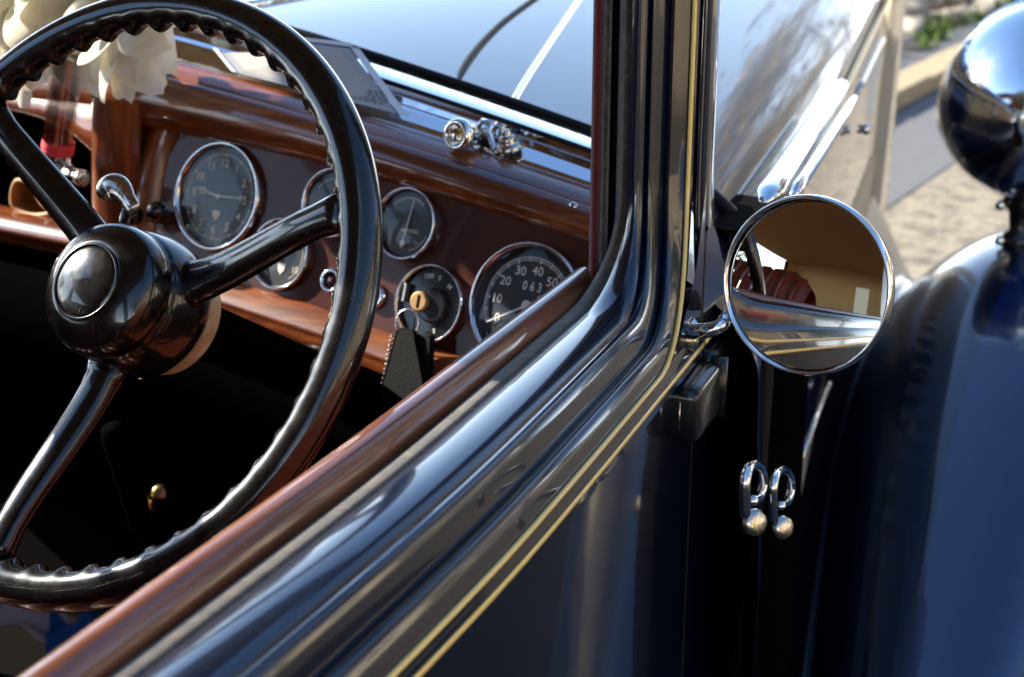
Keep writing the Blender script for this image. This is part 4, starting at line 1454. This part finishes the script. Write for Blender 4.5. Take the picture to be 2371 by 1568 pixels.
# ---------- steering wheel
WC = V3(-.650, .828, rz(-.316))
_a, _b = radians(31.5), radians(-7.4)
WN = V3(sin(_b) * cos(_a), -cos(_b) * cos(_a), sin(_a))
WX = V3(cos(_b), sin(_b), 0)
WY = np.cross(WN, WX)
def wp(r, th, w=0.0):
    return WC + WX * r * cos(th) + WY * r * sin(th) + WN * w
rows = []
NB = 52
M_ = NB * 10
for i in range(M_):
    th = 2 * pi * i / M_
    ph = (i % 10) / 10.0
    bmp = max(0.0, 0.5 + 0.5 * cos(2 * pi * ph)) ** 2.6
    ring_ = []
    for j in range(28):
        a = 2 * pi * j / 28
        # a = 0 outwards, pi = inwards ; w towards the driver
        inn = max(0.0, -cos(a)) ** 1.5
        back = max(0.0, cos(a - radians(199))) ** 2.1     # grips sit inside and behind
        r_ = .0150 - .0038 * back * (1 - bmp) + .0016 * back * bmp
        ring_.append(wp(.2105 + r_ * cos(a), th, r_ * .93 * sin(a)))
    rows.append(ring_)
rim = mesh('steering_wheel', *grid(rows, cu=True, cv=True), EBONITE, CARO)
RD = .072
dome = lambda r: .0205 - (RD - sqrt(RD * RD - r * r))
hubp = [(0, dome(0))] + [(r, dome(r)) for r in (.006, .012, .018, .0235)] + [(.0255, dome(.0255) - .0002), (.0262, dome(.0262) - .0012), (.0270, dome(.0270) - .0001)] \
    + [(r, dome(r)) for r in (.031, .035, .039, .0425, .0455)] + [(.0478, -.0015), (.0492, -.009),
        (.0490, -.0135), (.0474, -.0165), (.0472, -.0180), (.0490, -.0200), (.0505, -.0240), (.0525, -.0330), (.0540, -.0430), (.0540, -.0530), (.0510, -.0600), (.0420, -.0640), (.024, -.066)]
hub = mesh('hub', *lathe(hubp, WC, WN, 80), EBONITE, rim)
mesh('badge_ring', *tube([wp(.0268, a, dome(.0268) + .0002) for a in np.linspace(0, 2 * pi, 64)[:-1]], .0010, 8, closed=True), EBONITE, rim)
for th_ in (24.2, 144.2, 264.2):
    th = radians(th_)
    pts, rad_ = [], []
    for q in np.linspace(0, 1, 14):
        r_ = .046 + (.2000 - .046) * q
        w_ = -.038 + .036 * smooth01(q * 1.0) ** 1.0
        pts.append(wp(r_, th, w_))
        rad_.append(.0158 - .0040 * q + .0030 * max(0, q - .86) / .14 + .003 * max(0, .12 - q) / .12)
    mesh('spoke', *tube(pts, rad_, 22, up=WN, flat=.68), EBONITE, rim)
mesh('steering_column', *tube([wp(0, 0, -.055), wp(0, 0, -.62)], .022, 24), DARKIN, rim)
mesh('column_collar', *lathe(spl_prof([(.030, -.064), (.041, -.065), (.0435, -.068), (.0440, -.078), (.0425, -.083), (.028, -.084)]), WC, WN, 48), CREAM, rim)
# control lever above the boss
hd = [at_plane(px, py, WC - WN * .045, WN) for px, py in ((240, 462), (250, 440), (268, 434), (286, 447), (300, 470), (312, 488))]
mesh('control_lever', *tube(spl(hd, 4), [.004, .0075, .0095, .0105, .0112, .0115, .0115, .0112, .0108, .0104, .0100, .0094, .0088, .0080, .0072, .0068, .0066, .0066, .0064, .0062, .0050], 18, up=WN, flat=.62), NICKEL, rim)
st = [at_plane(px, py, WC - WN * .052, WN) for px, py in ((298, 482), (290, 505), (284, 545))]
mesh('lever_stem', *tube(st, .0058, 8, up=WN, flat=.5), BLACK, rim)

# ---------- body shell
def quad_sheet(name, pts, m, parent=CARO, smooth=False):
    return mesh(name, *grid(pts), m, parent, smooth)
# floor and sills
quad_sheet('floor', [[car(-.72, .26, .36), car(.70, .26, .36)], [car(-.76, -3.02, .36), car(.78, -3.02, .36)]], CARPET)
# unseen roof, its opening added to let sun onto sill and wheel
Zr = 1.655
def half_w(t):
    return float(np.interp(t, [-3.1, -2.4, -1.6, -.77, -.147, .1], [.70, .76, .78, .735, .640, .60]))
roof_pieces = [(-3.02, -1.0, -1, 1), (-.525, .02, -1, 1), (-1.0, -.525, -1, None), (-1.0, -.525, None, 1)]
so0, so1 = -.70, -.02
for k, (t0, t1, a, b) in enumerate(roof_pieces):
    rows = []
    for t in np.linspace(t0, t1, 9):
        hw = half_w(t) - .05
        sa = -hw if a is not None else so1
        sb = hw if b is not None else so0
        rows.append([car(s, t, Zr + .07 * (1 - (s / .75) ** 2)) for s in np.linspace(sa, sb, 13)])
    top = mesh('roof', *grid(rows), PAINT, CARO)
    rows = [[p - V3(0, 0, .028) for p in r] for r in rows]
    mesh('headlining', *grid(rows), BEIGE, top)
# cant rails, left side doors, rear quarter
def panel(name, t0, t1, z0, z1, sgn, m, off=0.0, nt=14, parent=CARO):
    rows = []
    for t in np.linspace(t0, t1, nt):
        rows.append([car(sgn * (half_w(t) + off - (.05 * max(0, (z - 1.18) / .5) ** 1.2)), t, z) for z in np.linspace(z0, z1, 6)])
    return mesh(name, *grid(rows), m, parent)
for sgn in (-1, 1):
    panel('cant_rail', -3.02, .02, 1.668, 1.70, sgn, PAINT, .03)
    panel('cant_rail', -3.02, .02, 1.664, 1.70, sgn, BEIGE, -.01)
    rq = panel('rear_quarter', -3.02, -1.98, .40, 1.19, sgn, PAINT, .03)
    panel('quarter_trim', -3.02, -1.98, .40, 1.19, sgn, HIDE, -.01, parent=rq)
    panel('quarter_pillar', -3.02, -2.78, 1.18, 1.70, sgn, PAINT, .03, parent=rq)
    panel('quarter_pillar_trim', -3.02, -2.78, 1.18, 1.68, sgn, BEIGE, -.01, parent=rq)
    panel('quarter_edge', -2.80, -2.72, 1.18, 1.68, sgn, HIDE, -.014, 4, parent=rq)
    panel('quarter_glass', -2.74, -1.98, 1.19, 1.64, sgn, PANE, .0, parent=rq)
    # pillar between the doors
    panel('door_pillar', -1.30, -1.19, .40, 1.70, sgn, PAINT, .03, 4)
    pl = panel('door_pillar_trim', -1.315, -1.175, .40, 1.68, sgn, HIDE, -.012, 4)
    mesh('quarter_moulding', *tube([car(sgn * (half_w(-2.7) - .02 - .05 * max(0, (z - 1.18) / .5) ** 1.2), -2.70, z) for z in np.linspace(1.17, 1.63, 10)], .012, 10), CHROME, pl)
    if sgn < 0:
        mesh('pillar_moulding', *tube([car(-(half_w(-1.17) - .012 - .05 * max(0, (z - 1.18) / .5) ** 1.2), -1.165, z) for z in np.linspace(1.17, 1.62, 10)], .011, 10), CHROME, pl)
    ld = panel('rear_door', -1.98, -1.30, .40, 1.165, sgn, PAINT, .03)
    panel('door_trim', -1.98, -1.30, .40, 1.165, sgn, HIDE, -.015, parent=ld)
    rows = [[car(sgn * (half_w(t) + x), t, z) for x, z in ((-.022, 1.15), (-.02, 1.175), (-.005, 1.185), (.012, 1.182), (.02, 1.17))] for t in np.linspace(-1.98, -1.30, 10)]
    mesh('window_sill', *grid(rows), WOODY, ld)
    rows = [[car(sgn * (half_w(t) + x), t, z) for x, z in ((.020, 1.172), (.045, 1.168), (.050, 1.16), (.050, 1.13), (.056, 1.126), (.056, 1.115), (.03, 1.11))] for t in np.linspace(-3.02, -1.14, 14)]
    mesh('waist_moulding', *grid(rows), PAINT, ld)
ld = panel('passenger_door', -1.19, .06, .40, 1.165, -1, PAINT, .03)
panel('door_trim', -1.19, .06, .40, 1.165, -1, HIDE, -.015, parent=ld)
rows = [[car(-(half_w(t) + x), t, z) for x, z in ((-.022, 1.15), (-.02, 1.175), (-.005, 1.185), (.012, 1.182), (.02, 1.17))] for t in np.linspace(-1.19, .04, 14)]
mesh('window_sill', *grid(rows), WOODY, ld)
rows = [[car(-(half_w(t) - .008 - .05 * max(0, (z - 1.18) / .5) ** 1.2), t, z) for z in (1.18, 1.4, 1.62)] for t in (-1.17, -.02)]
mesh('window_glass', *grid(rows), PANE, ld)
# left windscreen post
mesh('windscreen_post', *tube([car(-.665, .02, .5), car(-.66, .03, 1.15), car(-.60, .0, 1.66)], .035, 12), PAINT, CARO)
# header rail over the windscreen
mesh('header_rail', *tube([car(s, .01, Zr + .03) for s in np.linspace(-.6, .6, 12)], .03, 10), PAINT, CARO)
# rear panel with the small rear window
rows = [[car(s, -3.03, z) for s in np.linspace(-.70, .70, 15)] for z in np.linspace(.4, 1.22, 5)]
rp = mesh('rear_panel', *grid(rows), BEIGE, CARO)
for s0, s1 in ((-.70, .20), (.36, .70)):
    quad_sheet('rear_panel', [[car(s0, -3.03, 1.22), car(s1, -3.03, 1.22)], [car(s0, -2.97, 1.70), car(s1, -2.97, 1.70)]], BEIGE)
quad_sheet('rear_panel', [[car(.20, -2.985, 1.52), car(.36, -2.985, 1.52)], [car(.20, -2.97, 1.70), car(.36, -2.97, 1.70)]], BEIGE)
quad_sheet('rear_window', [[car(.20, -3.032, 1.22), car(.36, -3.032, 1.22)], [car(.20, -2.985, 1.52), car(.36, -2.985, 1.52)]], PANE)

# ---------- seats
def pleated_seat(name, t_front, t_back, z_seat, z_top, s0, s1, lean, n):
    hw, sm = (s1 - s0) / 2, (s1 + s0) / 2
    # cushion with fluted top
    def prof_cush(q, flute):
        # front lip to back
        return [(t_front + .01, z_seat - .20), (t_front + .02, z_seat - .06), (t_front - .01 + 0, z_seat - .012 + flute * .4), (t_front - .06, z_seat + flute), (t_front - .25, z_seat - .01 + flute), (t_back + .02, z_seat - .03 + flute)]
    S_ = np.linspace(s0, s1, n * 8 + 1)
    rows_ = []
    for i, s in enumerate(S_):
        ph_ = (i % 8) / 8
        flute = -.020 * (abs(cos(pi * ph_)) ** 3)
        rows_.append([car(s, a, b) for a, b in prof_cush(s, flute)])
    seat = mesh(name, *grid(rows_), HIDE, CARO)
    rows_ = []
    for i, s in enumerate(S_):
        ph_ = (i % 8) / 8
        fl_ = .030 * (1 - abs(cos(pi * ph_)) ** 2.2)
        H = z_top - z_seat
        ed = .05 * max(0, abs(s - sm) / hw - .86) / .14
        rows_.append([car(s, a, b) for a, b in ((t_back + .04 + fl_ * .4, z_seat - .05), (t_back + .055 + fl_, z_seat + H * .25), (t_back + .03 - lean * .4 + fl_, z_seat + H * .6),
                                               (t_back + .005 - lean * .8 + fl_, z_seat + H * .88 - ed), (t_back - .02 - lean + fl_ * .7, z_seat + H * .98 - ed + fl_ * .5), (t_back - .055 - lean, z_top - ed + fl_ * .5),
                                               (t_back - .10 - lean, z_seat + H * .96 - ed), (t_back - .12 - lean, z_seat + H * .8), (t_back - .10, z_seat - .2))])
    mesh('backrest', *grid(rows_), HIDE, seat)
    return seat
pleated_seat('front_seat', -.42, -.86, .80, 1.295, -.62, .46, .10, 15)
pleated_seat('driver_seat', -.50, -1.06, .78, 1.10, .46, .62, .10, 2)
pleated_seat('rear_seat', -2.2, -2.72, .82, 1.20, -.62, .62, .10, 12)

# ---------- pedals and small fittings in the footwell
def pedal(px, py, t, nm='pedal'):
    c = at_t(px, py, t)
    p = mesh(nm, *boxv(c, RGT, norm(V3(0, .5, 1)), norm(V3(0, 1, -.5)), .022, .028, .005, .003), DARKIN, CARO, smooth=False)
    mesh('pedal_arm', *tube([c + FWD * .005, c + FWD * .12 + V3(0, 0, .10)], .008, 10), BLACK, p)
    return p
lev = spl([at_t(258, 990, -.25), at_t(285, 1060, -.24), at_t(310, 1150, -.22), at_t(330, 1230, -.20)], 4)
mesh('handbrake', *tube(lev, [.010, .012, .013, .013, .013, .013, .013, .012, .012, .011, .011, .011, .010], 14), DARKIN, CARO)
tap = mesh('fuel_tap', *lathe(spl_prof([(0, .008), (.006, .0075), (.009, .003), (.008, -.004), (.004, -.008)]), at_t(372, 1142, -.08), norm(V3(.3, -.8, .5)), 20), BRASS, CARO)
mesh('tap_union', *lathe(spl_prof([(0, .010), (.008, .010), (.011, .004), (.011, -.008)]), at_t(340, 1172, -.08), norm(V3(.1, -.8, .6)), 8), BRASS, tap)

# ================================================================== LOOSE THINGS IN THE CAR
# keys hanging from the switch box
kr = empty('key_ring', dp(.2490, -.0900, .012))
tag(kr, 'wire key ring with black leather fob hanging from the dashboard switch', 'keys')
def kp(px, py, w=.016):
    o = dp(0, 0, w)
    return at_plane(px, py, o, DN)
rc = kp(943, 748)
mesh('ring', *tube([rc + .0125 * (DR * cos(a) * 1.0 + DU * sin(a)) for a in np.linspace(0, 2 * pi, 40)[:-1]], .0008, 8, closed=True), NICKEL, kr)
fob = [kp(px, py, .020) for px, py in ((925, 775), (935, 762), (962, 765), (968, 790), (985, 880), (990, 935), (950, 958), (905, 935), (890, 905), (905, 850))]
fob = spl(fob, 4, closed=True)
fv = [p for p in fob] + [p + DN * .006 for p in fob]
nf = len(fob)
mesh('leather_fob', fv, [tuple(range(nf)), tuple(range(2 * nf - 1, nf - 1, -1))] + [(i, nf + i, nf + (i + 1) % nf, (i + 1) % nf) for i in range(nf)], LTHRBLK, kr, smooth=False)
edge = [p + DN * .006 for p in fob]
mesh('fob_stitching', *tube(edge, .0005, 6, closed=True), LTHRBLK, kr)
ch = MB()
for k in range(12):
    p = kp(908 - 2.2 * k, 778 + 11 * k, .024)
    ch.add(*lathe([(0, .0018), (.0014, .0010), (.0018, 0), (.0014, -.0010), (0, -.0018)], p, DN, 8))
ch.build('bead_chain', NICKEL, kr)
o2 = kp(985, 790, .018)
mesh('second_fob', *boxv(o2 - DU * .02, norm(DR + DU * .15), norm(DU - DR * .15), DN, .012, .026, .004, .002), LTHRBLK, kr, smooth=False)

# printed card in a clear sleeve leaning on the windscreen
cd = empty('notice_card', at_t(700, 240, .075))
tag(cd, 'grey printed notice card in a clear sleeve leaning on the windscreen', 'card')
K = [at_t(545, 172, .062), at_t(940, 270, .062), at_t(790, 84, .112), at_t(455, -2, .112)]
K = [at_t(538, 170, .034), at_t(945, 274, .034), at_t(824, 106, .100), at_t(450, 62, .096)]
ex = norm(K[1] - K[0])
ez = norm(np.cross(ex, K[3] - K[0]))
ey = np.cross(ez, ex)
def card_uv(a, b, w=0.0):
    lo = K[0] + (K[1] - K[0]) * a
    hi = K[3] + (K[2] - K[3]) * a
    return lo + (hi - lo) * b + ez * w
def sheet(name, a0, a1, b0, b1, w, th, m, parent, clip=0.0):
    ring_ = [(a0, b0), (a1, b0), (a1, b1 - clip), (a1 - clip * .5, b1), (a0, b1)] if clip else [(a0, b0), (a1, b0), (a1, b1), (a0, b1)]
    n_ = len(ring_)
    vv = [card_uv(a, b, w) for a, b in ring_] + [card_uv(a, b, w + th) for a, b in ring_]
    ff = [tuple(range(n_))[::-1], tuple(range(n_, 2 * n_))] + [(i, (i + 1) % n_, n_ + (i + 1) % n_, n_ + i) for i in range(n_)]
    return mesh(name, vv, ff, m, parent, smooth=False)
sheet('paper', .035, .945, .03, .93, 0, .0006, PAPER, cd)
sheet('sleeve', 0, 1, 0, 1.0, .0012, .0006, SLEEVE, cd, .10)
mb = MB()
r2 = np.random.default_rng(3)
def word_line(b, a0, a1, h):
    a = a0
    while a < a1:
        L = r2.uniform(.012, .04)
        mb.add([card_uv(a, b, .0009), card_uv(min(a + L, a1), b, .0009), card_uv(min(a + L, a1), b + h, .0009), card_uv(a, b + h, .0009)], [(0, 1, 2, 3)])
        a += L + .009
for b, a0, a1, h in ((.86, .52, .70, .030), (.79, .50, .74, .035), (.69, .50, .86, .045), (.62, .50, .84, .032), (.56, .50, .80, .030), (.49, .50, .84, .022),
                     (.38, .42, .80, .022), (.28, .10, .95, .022), (.235, .10, .95, .022), (.19, .10, .95, .022), (.145, .10, .95, .022), (.10, .10, .90, .022), (.60, .06, .36, .02), (.52, .06, .40, .02), (.44, .06, .32, .02)):
    word_line(b, a0, a1, h)
mb.build('printing', INK, cd, smooth=False)
for (a0, a1, b0, b1) in ((-.002, .028, 0, 1.0), (.952, 1.002, 0, .93), (0, .97, .945, 1.003)):
    sheet('sleeve_border', a0, a1, b0, b1, .0019, .0005, SLEDGE, cd)

# flower vase on the dash: glass tube with a red tape and a bright nozzle
vs_ = empty('flower_vase', at_t(150, 400, -.035))
tag(vs_, 'clear glass flower vase tube bound with red tape beside the dashboard post', 'vase')
TV = -.045
vpath = spl([at_t(158, 118, TV), at_t(152, 180, TV), at_t(141, 260, TV), at_t(133, 335, TV), at_t(137, 375, TV), at_t(155, 402, TV - .005)], 5)
rv = np.interp(np.linspace(0, 1, len(vpath)), [0, .2, .5, .72, .86, 1], [.0165, .0162, .0150, .0145, .0125, .0070])
mesh('glass_tube', *tube(vpath, rv, 24), VASEGLASS, vs_)
mesh('tube_bore', *tube(vpath, rv * .82, 24), VASEGLASS, vs_)
i0, i1 = int(len(vpath) * .60), int(len(vpath) * .60) + 3
tp_ = [at_t(136, 326, TV), at_t(134, 340, TV), at_t(133, 352, TV)]
mesh('red_tape', *tube(tp_, [.0162, .0166, .0160], 24, caps=False), REDTAPE, vs_)
noz = norm(at_t(208, 418, TV - .02) - at_t(160, 402, TV - .005))
mesh('nozzle', *lathe(spl_prof([(.0, .030), (.0045, .0300), (.0078, .0285), (.0085, .024), (.0075, .020), (.0045, .018), (.0045, .010), (.0065, .007), (.0080, .002), (.0085, -.006), (.006, -.012)]), at_t(165, 404, TV - .006), noz, 28), NICKEL, vs_)

# cream silk roses
def rose(px, py, t, size, label, seed, droop):
    c = at_t(px, py, t)
    e = empty('cream_rose', c)
    tag(e, label, 'flower', 'cream roses on the dashboard')
    r = np.random.default_rng(seed)
    k = 0
    for ringi, (n_, open_, L, W_) in enumerate(((4, .30, .40, .34), (6, .75, .55, .50), (8, 1.25, .72, .62))):
        for j in range(n_):
            az = 2 * pi * (j + .5 * ringi) / n_ + r.normal(0, .15)
            tilt = open_ + r.normal(0, .12)
            rad_ = V3(cos(az), 0, 0) * 0
            d0 = norm(RGT * cos(az) + V3(0, 0, 1) * sin(az) * .9 - FWD * .25)
            upv = norm(-FWD * .8 + V3(0, 0, .5))
            P = []
            side = norm(np.cross(d0, upv))
            lw = L * size * r.uniform(.85, 1.15)
            ww = W_ * size * r.uniform(.85, 1.15)
            f1, f2, f3 = r.uniform(0, 6, 3)
            for a in np.linspace(0, 1, 15):
                bend = tilt * (.35 + .65 * a)
                curl = .16 * size * max(0, a - .72) / .28
                cen = c + d0 * (lw * a * sin(bend)) + upv * (lw * a * cos(bend) * .8 - curl * max(0, a - .72) / .28) + V3(0, 0, -1) * droop * size * (a ** 2) * max(0.15, .6 - d0[2])
                wid = ww * (sin(pi * min(.5, .10 + a * .66)) if a < .60 else sqrt(max(0.03, 1 - ((a - .60) / .44) ** 2)))
                row = []
                for b in np.linspace(-1, 1, 15):
                    cup = .26 * ww * b * b * (1 - a * .9) - .10 * ww * max(0, abs(b) - .6) * a * 2.2
                    ruf = .050 * size * a * a * (sin(3.6 * b + f1) + .7 * sin(6.2 * b + f2 + 3 * a) + .35 * sin(11 * b + f3))
                    row.append(cen + side * wid * b + upv * (cup + ruf) + d0 * (.06 * size * a * sin(4 * b + f3) * (1 - .5 * b * b)))
                P.append(row)
            mesh('petal', *grid(P), PETAL, e)
            k += 1
    mesh('calyx', *lathe([(0, -.02), (size * .10, -.015), (size * .16, .0), (size * .1, .01)], c + FWD * size * .05, -FWD, 14), LEAF, e)
    return e
rose(318, 28, -.035, .074, 'cream silk rose with hanging petals in front of the notice card', 21, .42)
rose(200, 20, -.02, .070, 'cream silk rose above the glass vase, half behind the wheel rim', 22, .35)
rose(60, -5, -.03, .075, 'cream silk rose at the far left end of the dashboard flowers', 23, .55)

# things in the glove box and on the floor
def pouch(base_px, t, label, nm, m):
    pass
pc = at_t(70, 455, .04)
e = empty('leather_pouch', at_t(70, 495, .04))
tag(e, 'tan leather pouch with open flap lying in the glove box', 'pouch')
P = [(28, 470), (34, 425), (52, 418), (75, 432), (96, 470), (118, 492), (86, 499), (52, 492)]
pv = [at_t(x, y, .012) for x, y in P]
pb = [p + FWD * .045 for p in pv]
n_ = len(P)
mesh('pouch_body', pv + pb, [tuple(range(n_, 2 * n_))] + [(i, (i + 1) % n_, n_ + (i + 1) % n_, n_ + i) for i in range(n_)], TANHIDE, e, smooth=False)
mesh('pouch_binding', *tube(spl(pv, 3, closed=True), .0028, 8, closed=True), TANHIDE, e)
mesh('pouch_divider', *grid([[at_t(60, 430, .016), at_t(66, 490, .016)], [at_t(62, 430, .05), at_t(68, 490, .05)]]), TANHIDE, e)

def cloth(name, label, cat, corners, m, seed):
    r = np.random.default_rng(seed)
    a, b, c, d = [np.asarray(q) for q in corners]
    fr_ = r.uniform(0, 6, 4)
    rows_ = []
    for u in np.linspace(0, 1, 14):
        row = []
        for w in np.linspace(0, 1, 14):
            p = (a * (1 - u) + b * u) * (1 - w) + (d * (1 - u) + c * u) * w
            row.append(p + V3(0, 0, .012 * sin(7 * u + fr_[0] + 3 * w) + .010 * sin(9 * w + fr_[1]) + .006 * sin(15 * u * w + fr_[2])))
        rows_.append(row)
    o = mesh(name, *grid(rows_), m)
    tag(o, label, cat)
    return o
def fl(px, py, z):
    return at(px, py, 2, z)
cloth('white_cloth', 'crumpled off white cloth on the floor in front of the seat', 'cloth', (fl(-60, 1395, .50), fl(150, 1405, .50), fl(180, 1478, .50), fl(-60, 1470, .50)), WHITECLOTH, 1)
cloth('blue_cloth', 'bright blue cloth lying beside the off white cloth', 'cloth', (fl(118, 1430, .53), fl(215, 1440, .53), fl(245, 1500, .53), fl(100, 1478, .53)), BLUECLOTH, 2)
cloth('teal_cloth', 'teal green cloth nearest the door sill', 'cloth', (fl(170, 1398, .50), fl(300, 1396, .50), fl(285, 1490, .50), fl(220, 1470, .50)), TEALCLOTH, 3)
